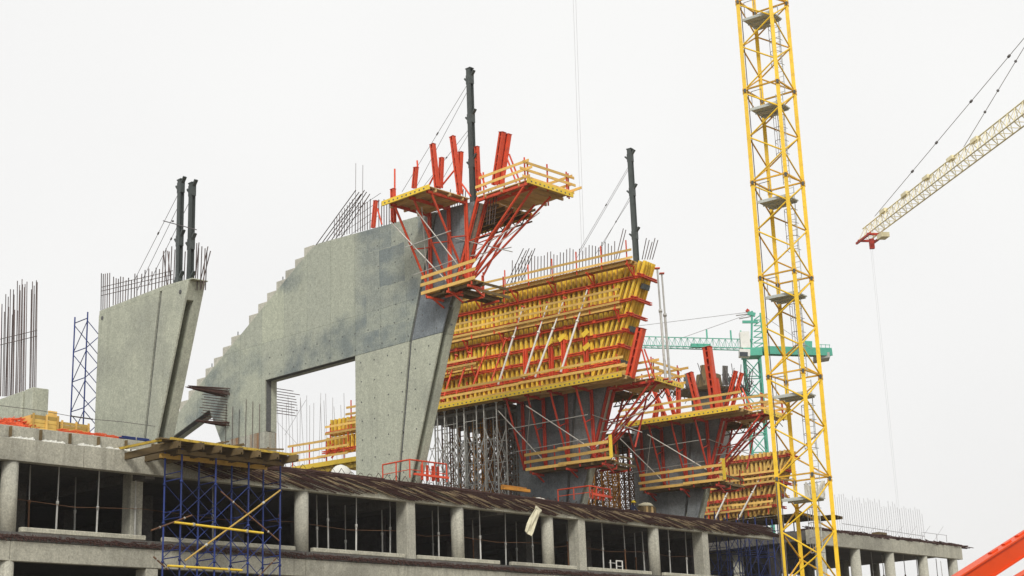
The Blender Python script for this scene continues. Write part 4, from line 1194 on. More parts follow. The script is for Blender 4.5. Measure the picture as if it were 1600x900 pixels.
# pale tarpaulin screen lashed inside the mast, with a grey box
b0 = zbase - 1.0
ts = thing('tarpaulin_screen', 'pale crumpled tarpaulin hung on the lowest platform in the crane mast', 'tarpaulin', cL + eR * 1.2 + Z3 * b0)
bmv = MB(); N = 8
A = cL + eL * .7 + eR * 1.62; Bq = cB + eL * .9 - eR * .25
for i in range(N):
    for th in (0, .02):
        pass
pts = []
for i in range(N + 1):
    t = i / N
    p = A.lerp(Bq + eL * .9, t)
    o = eR * .07 * math.sin(i * 2.1)
    pts.append((p + o + Z3 * (b0 + .05), p - o * .6 + Z3 * (b0 + .8 + .16 * math.sin(i * 1.9))))
for (l0, h0), (l1, h1) in zip(pts, pts[1:]):
    bmv.box([l0, l1, l1 + eR * .02, l0 + eR * .02, h0, h1, h1 + eR * .02, h0 + eR * .02])
bmv.build('tarpaulin_sheet', 'cab', ts)
bar('tarpaulin_rope', pts[0][1], pts[-1][1], .03, .03, 'dkcable', ts)

# ------------------------------------------------------------------ pale yellow jib at the right picture edge
def lattice(P, A, B, wd, ht, n, chord, lace, mat, mat2, taper0=1.0, taper1=1.0, top='single', sidev=None):
    """three-chord jib from A to B: two lower chords, one upper chord"""
    d = (B - A).normalized(); sd_ = d.cross(Z3).normalized()
    def sec(t):
        k = taper0 + (taper1 - taper0) * t
        c = A.lerp(B, t)
        return c - sd_ * wd / 2 * k, c + sd_ * wd / 2 * k, c + Z3 * ht * k
    for j in range(3):
        m_ = 4
        for q in range(m_):
            tube('jib_chord', sec(q / m_)[j], sec((q + 1) / m_)[j], chord, mat, P)
    for i in range(n):
        a, b = sec(i / n), sec((i + 1) / n); mdl = sec((i + .5) / n)
        for j in (0, 1):
            tube('jib_lacing', a[j], mdl[2], lace, mat2, P)
            tube('jib_lacing', mdl[2], b[j], lace, mat2, P)
        tube('jib_lacing', a[0], b[1], lace * .8, mat2, P)
        tube('jib_cross', a[0], a[1], lace, mat2, P)
    return sec
HJ = None
dj = ray(1350, 376)
tipd = 165.0
tip = CAM + dj * (tipd / Vector((dj.x, dj.y, 0)).length)
near = hit(1660, 142, Z3 * tip.z, Z3)
print('JIB', tip, near, (near - tip).length)
jibc = thing('crane_jib', 'pale yellow lattice crane jib coming in from the right picture edge', 'crane jib', near)
sec = lattice(jibc, near, tip, 1.5, 1.7, 30, .15, .075, 'jib', 'jib', 1.0, .8)
for t in (.35, .47, .6, .72, .85):
    c = near.lerp(tip, t)
    bar('jib_box', c + Z3 * 1.5, c + (tip - near).normalized() * 1.2 + Z3 * 1.5, .35, .5, 'jib', jibc, 'box', Z3)
up_anchor = hit(1680, -40, near, aw)
for t in (.42, .92):
    a = near.lerp(tip, t) + Z3 * 1.7
    b = hit(1640 if t > .5 else 1645, 12 if t > .5 else 0, near.lerp(tip, .06), aw)
    tube('jib_tie', a, b, .065, 'cable', jibc)
    for q in (.25, .4, .6, .8):
        tube('tie_joint', a.lerp(b, q), a.lerp(b, q + .008), .25, 'dkcable', jibc)
c = near.lerp(tip, .955)
d_ = (tip - near).normalized(); s_ = d_.cross(Z3).normalized()
trolley = thing('jib_trolley', 'small red trolley hanging under the pale jib tip', 'trolley', c - Z3 * 1.2)
for q in (-1.2, 1.2):
    bar('trolley_side', c + d_ * q - s_ * 1.0 - Z3 * .25, c + d_ * q + s_ * 1.0 - Z3 * .25, .22, .22, 'dkred', trolley, 'box', Z3)
for q in (-.9, .9):
    bar('trolley_beam', c + s_ * q - d_ * 1.9 - Z3 * .35, c + s_ * q + d_ * 1.9 - Z3 * .35, .22, .2, 'dkred', trolley, 'box', Z3)
bar('sheave_block', c - Z3 * .4, c - Z3 * 1.5, .5, .4, 'dkred', trolley)
bar('service_cage', c - d_ * 2.4 - Z3 * 1.0, c - d_ * 3.6 - Z3 * 1.0, .5, .9, 'jib', trolley, 'box', Z3)
hk = thing('hoist_rope', 'faint hoist rope hanging below the pale jib tip', 'rope', c - Z3 * 18)
tube('rope_fall', c - Z3 * 1.5, c - Z3 * 34, .014, 'cable', hk)
tube('rope_fall', c - Z3 * 1.5 + d_ * .4, c - Z3 * 34 + d_ * .4, .014, 'cable', hk)

# rope falls of an unseen hook, right of the arched fin
rp_ = thing('hoist_rope', 'pair of faint hoist ropes hanging above the middle of the big formwork', 'rope', F3.pt(1, 2, 32))
for x0, x1 in ((895, 909), (899, 913)):
    a_ = hit(x0, -20, F3.pt(0, 3, 0), F3.V); b_ = hit(x1, 398, F3.pt(0, 3, 0), F3.V)
    tube('rope_fall', Vector((a_.x, a_.y, a_.z)), b_, .017, 'cable', rp_)

# ------------------------------------------------------------------ green crane far behind
def far_pt(px, py, dist):
    d = ray(px, py); return CAM + d * (dist / d.y)
GD = 205.0
gk = GD / FPX
gb = far_pt(1186, 700, GD)
gtop_z = far_pt(1182, 556, GD).z
gc = thing('green_crane', 'distant green tower crane with a long flat jib behind the yellow mast', 'crane', Vector((gb.x, gb.y, 0)))
gw = 24 * gk
gl = [Vector((gb.x + dx * gw / 2, gb.y + dy * gw / 2, 0)) for dx, dy in ((-1, -.8), (1, -.8), (1, .8), (-1, .8))]
for c in gl:
    tube('mast_leg', c + Z3 * 8, c + Z3 * gtop_z, .26, 'green', gc)
z = gtop_z - 3
i = 0
while z > 12:
    for j in range(4):
        a, b = gl[j], gl[(j + 1) % 4]
        tube('mast_strut', a + Z3 * z, b + Z3 * z, .14, 'green', gc)
        tube('mast_brace', a + Z3 * z, b + Z3 * (z + 2.4), .13, 'green', gc)
        tube('mast_brace', b + Z3 * z, a + Z3 * (z + 2.4), .13, 'green', gc)
    z -= 2.6; i += 1
bar('slewing_ring', Vector((gb.x, gb.y, gtop_z - .2)), Vector((gb.x, gb.y, gtop_z + .9)), gw * 1.25, gw * 1.25, 'green', gc)
cabp = far_pt(1180, 548, GD - 2)
bar('machinery_box', Vector((gb.x - .9, gb.y - .6, gtop_z + .9)), Vector((gb.x - .9, gb.y - .6, gtop_z + 3.2)), gw * .62, gw * .6, 'cab', gc)
cb_ = bar('operator_cab', far_pt(1163, 558, GD - 2), far_pt(1163, 547, GD - 2), 1.4, 1.4, 'cab', gc)
bar('cab_window', far_pt(1162, 556.5, GD - 2.75), far_pt(1162, 550, GD - 2.75), 1.1, .1, 'glass', gc)
# top tower
apx = [far_pt(1175, 486, GD), far_pt(1188, 489, GD)]
for px_, top in ((1177, 0), (1192, 1)):
    tube('tower_head', far_pt(px_ - 3 if top == 0 else px_ + 3, 548, GD), apx[top], .28, 'green', gc)
for k in range(6):
    y = 545 - k * 9
    tube('head_brace', far_pt(1177 + k * .2, y, GD), far_pt(1193 - k * .6, y - 9, GD), .14, 'green', gc)
    tube('head_brace', far_pt(1193 - k * .6, y, GD), far_pt(1193 - k * .6 - 16 + k * .8, y, GD), .14, 'green', gc)
bar('head_arm', far_pt(1160, 503, GD), far_pt(1184, 503, GD), .35, .3, 'green', gc, 'box', Z3)
bar('head_sheave', far_pt(1168, 489, GD), far_pt(1180, 492, GD), .5, .4, 'green', gc, 'box', Z3)
bar('head_sheave', far_pt(1166, 484, GD), far_pt(1170, 487, GD), .4, .4, 'dkred', gc, 'box', Z3)
# jib towards the left, counter jib to the right
jA = far_pt(1178, 546, GD)
jB = hit(980, 541, Z3 * jA.z, Z3)
lattice(gc, jA, jB, 1.4, 1.4, 20, .13, .055, 'green', 'green')
print('GREEN', jA, jB)
for x in (1105, 1143, 1159):
    bar('jib_stub', jA.lerp(jB, (1178 - x) / 198) + Z3 * 1.4, jA.lerp(jB, (1178 - x) / 198) + Z3 * 2.6, .2, .2, 'green', gc)
bar('jib_walkway', jA.lerp(jB, .35) + Z3 * .3, jA.lerp(jB, .5) + Z3 * .3, .5, .6, 'green', gc, 'box', Z3)
k1 = far_pt(1296, 551, GD + 6)
bar('counter_jib', far_pt(1190, 548, GD), k1, 1.1, 1.2, 'green', gc, 'hbeam', Z3)
bar('counter_jib', far_pt(1190, 548, GD + 1.6), far_pt(1296, 551, GD + 7.6), 1.1, .4, 'green', gc, 'box', Z3)
cwp = far_pt(1272, 556, GD + 6)
mbx = MB()
q = [far_pt(1272, 562, GD + 5), far_pt(1297, 558, GD + 5), far_pt(1296, 550, GD + 5), far_pt(1272, 553, GD + 5)]
mbx.prism(q, [p + Vector((.3, 2.6, .0)) for p in q])
mbx.build('counterweight', 'cw', gc)
for x in (1276, 1283, 1290, 1296):
    tube('handrail_post', far_pt(x, 547, GD + 6), far_pt(x, 538, GD + 6), .08, 'green', gc)
tube('handrail', far_pt(1274, 538, GD + 6), far_pt(1297, 539, GD + 6), .08, 'green', gc)
bar('winch', far_pt(1262, 547, GD + 6), far_pt(1262, 534, GD + 6), 1.1, 1.0, 'green', gc)
for (a, b) in (((1176, 487), (990, 510)), ((1178, 488), (1060, 530)), ((1188, 490), (1270, 546))):
    tube('tie_rope', far_pt(*a, GD), far_pt(*b, GD), .07, 'cable', gc)
tube('tie_bar', far_pt(1174, 490, GD), far_pt(1150, 493, GD), .16, 'cable', gc)
tube('tie_bar', far_pt(1176, 494, GD), far_pt(1155, 498, GD), .16, 'cable', gc)

# ------------------------------------------------------------------ grey core shaft far behind
sh_c = far_pt(1110, 640, 155)
sh = thing('core_shaft', 'rough grey shaft with a ragged platform behind the thick red upright', 'concrete shaft', Vector((sh_c.x, sh_c.y, ROOF)))
def shaft(r0, r1, z0, z1, name, mat, n=14, oval=.7):
    mb = MB()
    f = lambda r, z: [Vector((sh_c.x + r * math.cos(6.283 * i / n), sh_c.y + r * oval * math.sin(6.283 * i / n), z)) for i in range(n)]
    mb.prism(f(r0, z0), f(r1, z1)); return mb.build(name, mat, sh)
zsh = far_pt(1110, 613, 155).z
z57 = far_pt(1110, 577, 155).z
shaft(1.7, 1.9, ROOF, zsh, 'shaft_lower', 'slab')
shaft(3.6, 3.9, zsh - .1, zsh + .12, 'ring_platform', 'oldplank', 9)
shaft(1.5, 1.3, zsh + .12, z57 - .6, 'shaft_head', 'oldplank', 7)
mbr = MB()
for k in range(130):
    t = random.uniform(0, 6.28)
    a = Vector((sh_c.x + 4.2 * math.cos(t), sh_c.y + 3 * math.sin(t), zsh + random.uniform(-.6, .5)))
    mbr.bar(a, a + Vector((random.uniform(-1, 1), random.uniform(-.5, .5), random.uniform(.3, 2.2))), .07)
mbr.build('ragged_bars', 'rebar', sh, kind='stuff')
for k in range(7):
    t = k * .9
    a = Vector((sh_c.x + 2.4 * math.cos(t), sh_c.y - 1.7 * abs(math.sin(t)), zsh + .4))
    bar('shaft_form', a, a + Vector((random.uniform(-.3, .3), 0, random.uniform(.9, 2.2))), .55, .15, ('mast', 'slab', 'oldplank')[k % 3], sh)

# ------------------------------------------------------------------ blue scaffold towers
def blue_tower(s0, s1, o0, o1, z0, z1, nb, label, mat='blue', planks=()):
    P = thing('scaffold_tower', label, 'scaffold', fp(s0, o0, z0), 'blue scaffold towers')
    for i in range(nb + 1):
        s = s0 + (s1 - s0) * i / nb
        for o in (o0, o1):
            tube('standard', fp(s, o, z0), fp(s, o, z1), .095, mat, P)
            z = z0 + 2
            while z < z1 - .2:
                tube('coupler', fp(s, o, z - .06), fp(s, o, z + .06), .16, mat, P); z += 1.9
        z = z0 + .6
        while z < z1:
            tube('transom', fp(s, o0, z), fp(s, o1, z), .05, mat, P)
            tube('transom', fp(s, o0, z - .35), fp(s, o1, z - .35), .06, mat, P)
            z += 1.9
        if i < nb:
            sn = s0 + (s1 - s0) * (i + 1) / nb
            z = z0 + .3
            while z + 1.8 < z1:
                for o in (o0, o1):
                    tube('cross_brace', fp(s, o, z), fp(sn, o, z + 1.75), .042, mat, P)
                    tube('cross_brace', fp(sn, o, z), fp(s, o, z + 1.75), .042, mat, P)
                z += 1.9
    return P
sA, sB = s_at(256, 800, -2.2), s_at(411, 800, -2.2)
bt = blue_tower(sA, sB, -3.6, -2.2, 0, z_at(300, 712, -2.2), 3, 'blue scaffold tower carrying the tilted plank deck before the facade')
for (x0, y0, x1, y1, mm_, dd) in ((272, 816, 411, 833, 'yedge', .12), (262, 884, 378, 891, 'yedge', .12), (289, 876, 438, 766, 'plank', .09), (236, 829, 300, 805, 'rust', .08), (345, 768, 436, 845, 'rust', .07), (400, 905, 432, 872, 'rust', .07), (240, 870, 262, 890, 'rust', .08)):
    a = hit(x0, y0, fp(0, -3.7, 0), FA.U); b = hit(x1, y1, fp(0, -3.7, 0), FA.U)
    pt_ = thing('ledger_tube', {'yedge': 'yellow horizontal tube lashed across the blue scaffold tower, ', 'plank': 'long pale pole leaning diagonally across the blue scaffold tower, ', 'rust': 'rusty tube clamped to the blue scaffold tower, '}[mm_] + ('upper part' if y0 < 840 else 'lower part') + (', left side' if x0 < 265 else (', right side' if x0 > 320 else '')), 'tube', a, 'tubes on the blue scaffold')
    tube('pole', a, b, dd, 'oldyellow' if mm_ == 'plank' else mm_, pt_)
    tube('pole_clamp', a.lerp(b, .2), a.lerp(b, .22), dd * 1.6, 'galv', pt_)
    tube('pole_clamp', a.lerp(b, .8), a.lerp(b, .82), dd * 1.6, 'galv', pt_)
# tilted plank deck on the blue tower
dkq = [(203, 700), (268, 684), (448, 713), (405, 722)]
pd = thing('plank_deck', 'weathered plank deck with yellow edge beams on top of the blue scaffold tower', 'platform', fp(sA, -3, z_at(300, 712, -2.2)))
zd = z_at(300, 705, -2.6)
# the deck lies level; its ends follow the tower
for k in range(9):
    o = -4.0 + k * .5
    s0_, s1_ = sA - 1.6 + .35 * k + random.uniform(-.2, .2), sB + .2 + random.uniform(-.3, .4)
    bar('plank', fp(s0_, o, zd + .12 + .03 * (k % 2)), fp(s1_, o, zd + .1 + .03 * (k % 2)), .06, .46, 'oldplank', pd, 'box', Z3)
for k in range(7):
    s = sA - .9 + k * (sB - sA + 1.0) / 6
    bar('joist', fp(s, -4.5 - random.uniform(0, .4), zd - .16), fp(s + .1, .3, zd - .1), .34, .2, 'oldplank', pd, 'ibeam', Z3)
bar('edge_beam', fp(sA - 1.2, -4.3, zd + .14), fp(sB + .5, -4.3, zd + .08), .12, .1, 'dirtyyellow', pd, 'box', Z3)
bar('edge_beam', fp(sA - 1.6, -4.1, zd + .05), fp(sA - .9, .9, zd + .35), .12, .1, 'dirtyyellow', pd, 'box', Z3)
bar('bearer', fp(sA - .3, -3.6, zd - .32), fp(sB + .2, -3.6, zd - .32), .22, .14, 'oldplank', pd, 'ibeam', Z3)
bar('bearer', fp(sA - .3, -2.2, zd - .32), fp(sB + .2, -2.2, zd - .32), .22, .14, 'plank', pd, 'ibeam', Z3)
for k in range(16):
    s = random.uniform(sA + 1.5, sB - .6); o = random.uniform(-3.9, -1)
    P_ = None
    a = fp(s, o, zd + .2 + random.uniform(0, .1)); b = fp(s + random.uniform(.4, 1.4), o + random.uniform(-.4, .4), zd + .22 + random.uniform(0, .45))
    bar('loose_batten', a, b, .1, .07, 'oldplank', pd)
# slender blue ladder tower behind the left fin
LT = Frame(hit(130, 640, fp(0, 9.5, 0), FA.U), -45)
lt = thing('ladder_tower', 'slender blue scaffold tower left of the leftmost fin', 'scaffold', LT.pt(0, 0, ROOF))
lu = [LT.uz(x, 640, v)[0] for x, v in ((111, 0), (131, 0))]
zt_ = LT.uz(131, 490, 0)[1]
cs = [(lu[0], 0), (lu[1], 0), (lu[1] + .1, 1.6), (lu[0] + .1, 1.6)]
for c in cs:
    tube('standard', LT.pt(*c, ROOF), LT.pt(*c, zt_), .085, 'blue', lt)
z = ROOF + .5; i = 0
while z < zt_:
    for j in range(4):
        a, b = cs[j], cs[(j + 1) % 4]
        if j % 2 == 0:
            tube('transom', LT.pt(*a, z), LT.pt(*b, z), .06, 'blue', lt)
        if z + 1.6 < zt_:
            tube('cross_brace', LT.pt(*a, z), LT.pt(*b, z + 1.6), .05, 'blue', lt)
            if j == 1: tube('cross_brace', LT.pt(*b, z), LT.pt(*a, z + 1.6), .05, 'blue', lt)
    z += 1.75; i += 1
# blue scaffold under the smaller formwork
for i in range(3):
    sa = s_at(1112 + i * 48, 860, 3.5)
    bq = blue_tower(sa, sa + 3.3, 3.0 + i * .2, 5.0, 0, 16.55, 2, ('left', 'middle', 'right')[i] + ' blue scaffold tower in the shade under the smaller formwork')

# ------------------------------------------------------------------ right end block of the building
rb = thing('end_block', 'open concrete frame block at the right end with rusty bars on its roof', 'building', fp(54, 0, 0))
fa_box(53, 78.5, .5, 17, SOF + .4, ROOF, 'roof_slab', 'slab', rb)
fa_box(53, 78.5, .45, 17, L2 - .3, L2, 'floor_slab', 'slab', rb)
cuts = [52.5, 60.0, 65.7, 71.7, 78.6]
for a, b in zip(cuts, cuts[1:]):
    fa_box(a + .012, b - .012, 0, .5, SOF, ROOF - .05, 'edge_beam', 'frame', rb, .02)
    fa_box(a + .012, b - .012, 16.5, 17, SOF, ROOF - .05, 'edge_beam', 'slab', rb, .02)
for ss in (54.5, 60.0, 65.7, 71.7, 77.4):
    n = 16
    for off in (.5, 8.5, 16.4):
        mb = MB()
        mb.prism([fp(ss, off, 0) + Vector((.45 * math.cos(6.2832 * i / n), .45 * math.sin(6.2832 * i / n), 0)) for i in range(n)],
                 [fp(ss, off, SOF + .3) + Vector((.45 * math.cos(6.2832 * i / n), .45 * math.sin(6.2832 * i / n), 0)) for i in range(n)])
        o = mb.build('round_column', 'column', rb)
        for p in o.data.polygons:
            if len(p.vertices) == 4: p.use_smooth = True
fa_box(52.6, 54.0, 4, 4.3, 0, SOF, 'side_wall', 'inner', rb)
fa_box(53.5, 64.5, 12.0, 12.3, 0, SOF, 'back_wall', 'inner', rb)
mb = MB()
for k in range(420):
    ss = random.uniform(52.5, 79)
    mb.bar(fp(ss, random.uniform(0, 1.2), ROOF + random.uniform(-.12, .3)), fp(ss + random.uniform(.5, 2.4), random.uniform(-.2, .6), ROOF + random.uniform(-.15, .2)), .07)
mb.build('rebar_heap', 'mat', rb, kind='stuff')
fa_box(53, 79.3, .1, 1.4, ROOF - .03, ROOF + .14, 'edge_bundle', 'mat', rb)
fa_box(66.2, 67.6, 1.5, 2.2, ROOF + .01, ROOF + .75, 'timber_pile', 'oldplank', rb)
for k in range(40):
    x = 1306 + k * 3.5
    if x > 1445: break
    yt = 768 + (x - 1306) * .19 + random.uniform(-3, 3)
    off = 6
    zt__ = z_at(x, yt, off)
    s = s_at(x + 3, yt + 50, off)
    tube('starter_bar', fp(s, off, ROOF - .1), fp(s - .1, off, zt__ * random.uniform(.97, 1.0)), .03, 'cable', rb)
tube('safety_line', fp(s_at(1316, 818, 5), 5, z_at(1316, 818, 5)), fp(s_at(1445, 838, 5), 5, z_at(1445, 838, 5)), .05, 'cable', rb)
for x in range(1320, 1450, 21):
    a = fp(s_at(x, 842, 4), 4, ROOF - .1); b = fp(s_at(x + 28, 822, 5), 5, z_at(x + 28, 822 , 5))
    tube('safety_stay', a, b, .03, 'cable', rb)
for x in (1443, 1466, 1481):
    tube('rail_post', fp(s_at(x, 860, 2), 2, ROOF), fp(s_at(x, 860, 2), 2, ROOF + 1.3), .05, 'cable', rb)
tube('safety_rail', fp(s_at(1443, 845, 2), 2, ROOF + 1.3), fp(s_at(1481, 850, 2), 2, ROOF + 1.3), .04, 'cable', rb)

# ------------------------------------------------------------------ steel props in the open storey
ORD = ['first', 'second', 'third', 'fourth', 'fifth', 'sixth', 'seventh', 'eighth', 'ninth']
bays = [('in the open bay nearest the left edge', [(46, 2.5), (89, 1.2), (118, 4.5), (152, 1.2), (212, 1.4)]),
        ('right of the blue scaffold tower', [(333, 3.0), (437, 1.0)]),
        ('left of the square column below the arched fin', [(496, 2.6), (513, 1.2), (540, 5.0), (556, 1.2), (597, 3.5), (609, 1.6)]),
        ('right of the square column below the arched fin', [(676, 4.0), (685, 1.2), (706, 3.0)]),
        ('in the bay with the hanging pale cloth', [(739, 4.0), (750, 1.2), (789, 1.4), (806, 5.0), (832, 1.3)]),
        ('beside the square column below the middle dark fin', [(887, 1.4)]),
        ('in the bay with the white trestle', [(941, 1.2), (976, 1.4), (992, 3.5), (1005, 1.5), (1017, 4.0)]),
        ('in the darkest bay near the blue scaffold', [(1045, 1.3), (1071, 1.5), (1100, 1.5)]),
        ('under the right end block', [(1330, 3.0), (1362, 3.0), (1378, 4.0), (1412, 3.0), (1432, 3.0), (1462, 3.0), (1470, 4.0), (1487, 3.0)])]
for where, lst in bays:
    for i, (x, off) in enumerate(lst):
        y = 790 + (x - 20) * .06
        s = s_at(x, y, off)
        A = fp(s, off, L2 + .01)
        P = thing('shoring_prop', (ORD[i] + ' from left of the thin props ' if len(lst) > 1 else 'single slender steel prop ') + where, 'prop', A, 'slender steel props in the open storey')
        hb = 1.7 + random.uniform(-.3, .3)
        m1 = random.choice(('galv', 'rust', 'galv', 'white'))
        tilt = Vector((random.uniform(-.06, .06), 0, 0))
        Bp = fp(s, off, SOF + .33) + tilt
        if 51 < s: Bp.z = SOF + .38
        tube('outer_tube', A + Z3 * .02, A.lerp(Bp, hb / 3.6), .1, m1, P)
        tube('inner_tube', A.lerp(Bp, hb / 3.6 - .02), Bp, .07, 'galv', P)
        tube('collar', A.lerp(Bp, hb / 3.6 - .02), A.lerp(Bp, hb / 3.6 + .03), .15, m1, P)
        bar('foot_plate', A, A + Z3 * .02, .2, .2, m1, P)

# white trestle in the open storey
sT = s_at(965, 890, 1.2)
tr = thing('trestle', 'white tubular trestle on the floor of the open storey', 'trestle', fp(sT, 1.2, L2))
for i, ds in enumerate((-.75, -.1, .55)):
    tube('trestle_leg', fp(sT + ds, 1.2, L2 + .01), fp(sT + ds, 1.2, L2 + 1.0), .09, 'white', tr)
tube('trestle_bar', fp(sT - .12, 1.2, L2 + .97), fp(sT + .57, 1.2, L2 + .97), .1, 'white', tr)
tube('trestle_bar', fp(sT - .12, 1.2, L2 + .6), fp(sT + .57, 1.2, L2 + .6), .07, 'white', tr)
tube('trestle_bar', fp(sT - .9, 1.2, L2 + .8), fp(sT - .12, 1.2, L2 + .8), .06, 'galv', tr)

# pale cloth hanging over the roof edge
hc = thing('hanging_cloth', 'pale twisted cloth hanging over the roof edge between two round columns', 'cloth', fp(s_at(830, 810, -.3), -.3, 13.8))
mb = MB()
path = [((841, 797), .5), ((838, 804), .55), ((834, 812), .6), ((830, 821), .62), ((827, 829), .62), ((825, 834), .6)]
prev = None
for i, ((x, y), wd) in enumerate(path):
    c = hit(x, y, fp(0, -.3 - .05 * (i % 2), 0), FA.U)
    ring = [c + FA.V * (wd * .5 * k_) * 1.0 + FA.U * (.06 * math.sin(k_ * 4 + i)) + Z3 * (-.14 * k_) for k_ in (-1, -.5, 0, .5, 1)]
    if prev:
        for j in range(4):
            mb.box([prev[j], prev[j + 1], prev[j + 1] - FA.U * .04, prev[j] - FA.U * .04, ring[j], ring[j + 1], ring[j + 1] - FA.U * .04, ring[j] - FA.U * .04])
    prev = ring
mb.build('cloth_sheet', 'cloth', hc)
a = hit(836, 792, fp(0, -.2, 0), FA.U)
bar('cloth_knot', a, a + FA.V * .5 - Z3 * .25, .2, .16, 'cloth', hc)

# ------------------------------------------------------------------ small things on the roof edge
def heap(px0, px1, py, off, h, mat, name, label, cat, n=200):
    s0_, s1_ = s_at(px0, py, off), s_at(px1, py, off)
    P = thing(name, label, cat, fp((s0_ + s1_) / 2, off, ROOF + .6))
    mb = MB(); nx, ny = 26, 8
    grid = []
    for i in range(nx + 1):
        for j in range(ny + 1):
            t, v = i / nx, j / ny
            z = h * (math.sin(math.pi * t) ** .6) * math.sin(math.pi * v) * (.75 + .4 * random.random())
            grid.append(fp(s0_ + (s1_ - s0_) * t, off + 1.4 * v, ROOF + .6 + z))
    n0 = len(mb.v); mb.v += grid
    for i in range(nx):
        for j in range(ny):
            q = i * (ny + 1) + j
            mb.f.append((q, q + ny + 1, q + ny + 2, q + 1))
    mb.build('net_fold', mat, P)
    mb = MB()
    for k in range(n):
        t, v = random.random(), random.random()
        z = h * (math.sin(math.pi * t) ** .6) * math.sin(math.pi * v) + .05
        a = fp(s0_ + (s1_ - s0_) * t, off + 1.4 * v - .05, ROOF + .62 + z)
        mb.bar(a, a + Vector((random.uniform(-.4, .4), random.uniform(-.2, .2), random.uniform(-.1, .12))), .04)
    mb.build('net_strands', mat, P, kind='stuff')
heap(2, 60, 668, 1.3, .55, 'net', 'safety_net', 'heap of orange safety netting on the roof at the left edge', 'netting')
for i, (x0, x1, y, hh, lb) in enumerate(((48, 92, 675, .8, 'left timber crate stacked on the roof beside the orange netting'), (93, 140, 680, .62, 'right timber crate stacked on the roof left of the leftmost fin'))):
    sa, sb = s_at(x0, y, 1.3), s_at(x1, y, 1.3)
    P = thing('timber_crate', lb, 'crate', fp(sa, 1.3, ROOF + .6), 'timber crates on the roof')
    for k in range(4):
        fa_box(sa, sb, 1.3 + .012 * (k % 2), 1.36, ROOF + .63 + k * hh / 4, ROOF + .63 + (k + 1) * hh / 4 - .02, 'crate_board', 'oldyellow', P)
        fa_box(sa, sb, 2.3, 2.36, ROOF + .63 + k * hh / 4, ROOF + .63 + (k + 1) * hh / 4 - .02, 'crate_board', 'oldyellow', P)
    for s in (sa + .05, (sa + sb) / 2, sb - .15):
        fa_box(s, s + .1, 1.24, 1.29, ROOF + .63, ROOF + .63 + hh + .05, 'crate_batten', 'plank', P)
    fa_box(sa, sa + .06, 1.37, 2.29, ROOF + .63, ROOF + .6 + hh, 'crate_end', 'plank', P)
    fa_box(sb - .06, sb, 1.37, 2.29, ROOF + .63, ROOF + .6 + hh, 'crate_end', 'plank', P)
    if i == 0: fa_box(sb - .5, sb - .02, 1.5, 1.56, ROOF + .6 + hh, ROOF + .6 + hh + .35, 'crate_flap', 'plank', P)
mb = MB()
on_ = thing('safety_net', 'thin line of orange netting along the roof edge left of the plank deck', 'netting', fp(-12, .9, ROOF + .6))
for k in range(90):
    s = s_at(88 + k * 1.1, 690, .9)
    a = fp(s, .9, ROOF + .64 + random.uniform(0, .1)); mb.bar(a, a + FA.V * .3 + Z3 * random.uniform(-.06, .1), .04)
mb.build('net_strands', 'net', on_, kind='stuff')
for i, (x0, x1, y) in enumerate(((186, 236, 693), (190, 232, 696))):
    a = fp(s_at(x0, y, .8), .8, ROOF + .68 + .08 * i); b = fp(s_at(x1, y, .8), .8, ROOF + .7 + .06 * i)
    P = thing('loose_tube', ('upper' if i else 'lower') + ' blue tube lying on the roof edge beside the plank deck', 'tube', a, 'loose blue tubes')
    tube('tube_body', a, b, .09, 'blue', P); tube('tube_clamp', a.lerp(b, .5), a.lerp(b, .53), .13, 'galv', P)
# pale snow-like plaster lumps along the beam top
for i, (x, wd) in enumerate(((36, 1.0), (84, .9), (135, .6), (150, .5), (177, .5), (194, .5), (222, .8))):
    s = s_at(x, 695, .2)
    P = thing('mortar_lump', ORD[i] + ' from the left of the pale mortar lumps on top of the edge beam', 'mortar', fp(s, .3, ROOF - .1), 'pale mortar lumps')
    mb = MB()
    for k in range(7):
        sa = s - wd * .6 + wd * 1.2 * k / 7
        l_, h_, o_ = wd * random.uniform(.15, .35), random.uniform(.03, .13), random.uniform(.0, .12)
        lo, hi = ROOF - .13, ROOF - .08 + h_
        mb.box([fp(sa, o_, lo), fp(sa + l_, o_ + .03, lo), fp(sa + l_, .4, lo), fp(sa, .45, lo), fp(sa + .04, o_ + .05, hi), fp(sa + l_ * .8, o_ + .08, hi * .4 + .6 * (ROOF - .08)), fp(sa + l_, .35, hi), fp(sa, .4, hi)])
    mb.build('lump', 'cab', P)
for i, (x, y, off, wd, lb) in enumerate(((533, 738, 1.6, .8, 'pale rounded heap at the foot of the arch opening'), (838, 777, .6, .9, 'white sheet lying at the foot of the dark fin leg'), (752, 770, .6, .5, 'small white scrap at the foot of the shoring towers'))):
    s = s_at(x, y, off); z = z_at(x, y, off)
    P = thing('white_heap', lb, 'heap', fp(s, off, ROOF))
    mb = MB(); n = 12; rings = []
    jr = [random.uniform(.8, 1.15) for _ in range(n)]
    for k in range(5):
        a_ = k / 4 * 1.45
        rings.append([fp(s + wd * math.cos(a_) * math.cos(6.283 * j / n) * jr[j], off + wd * .6 * math.cos(a_) * math.sin(6.283 * j / n), z - .3 + (.75 if i == 0 else .3) * math.sin(a_)) for j in range(n)])
    mb.dome(rings)
    mb.build('heap_body', 'cab', P, smooth=True)
    fa_box(s - wd * .6, s + wd * .6, off - .3, off + .3, ROOF + .02, z - .28, 'heap_base', 'oldplank', P)

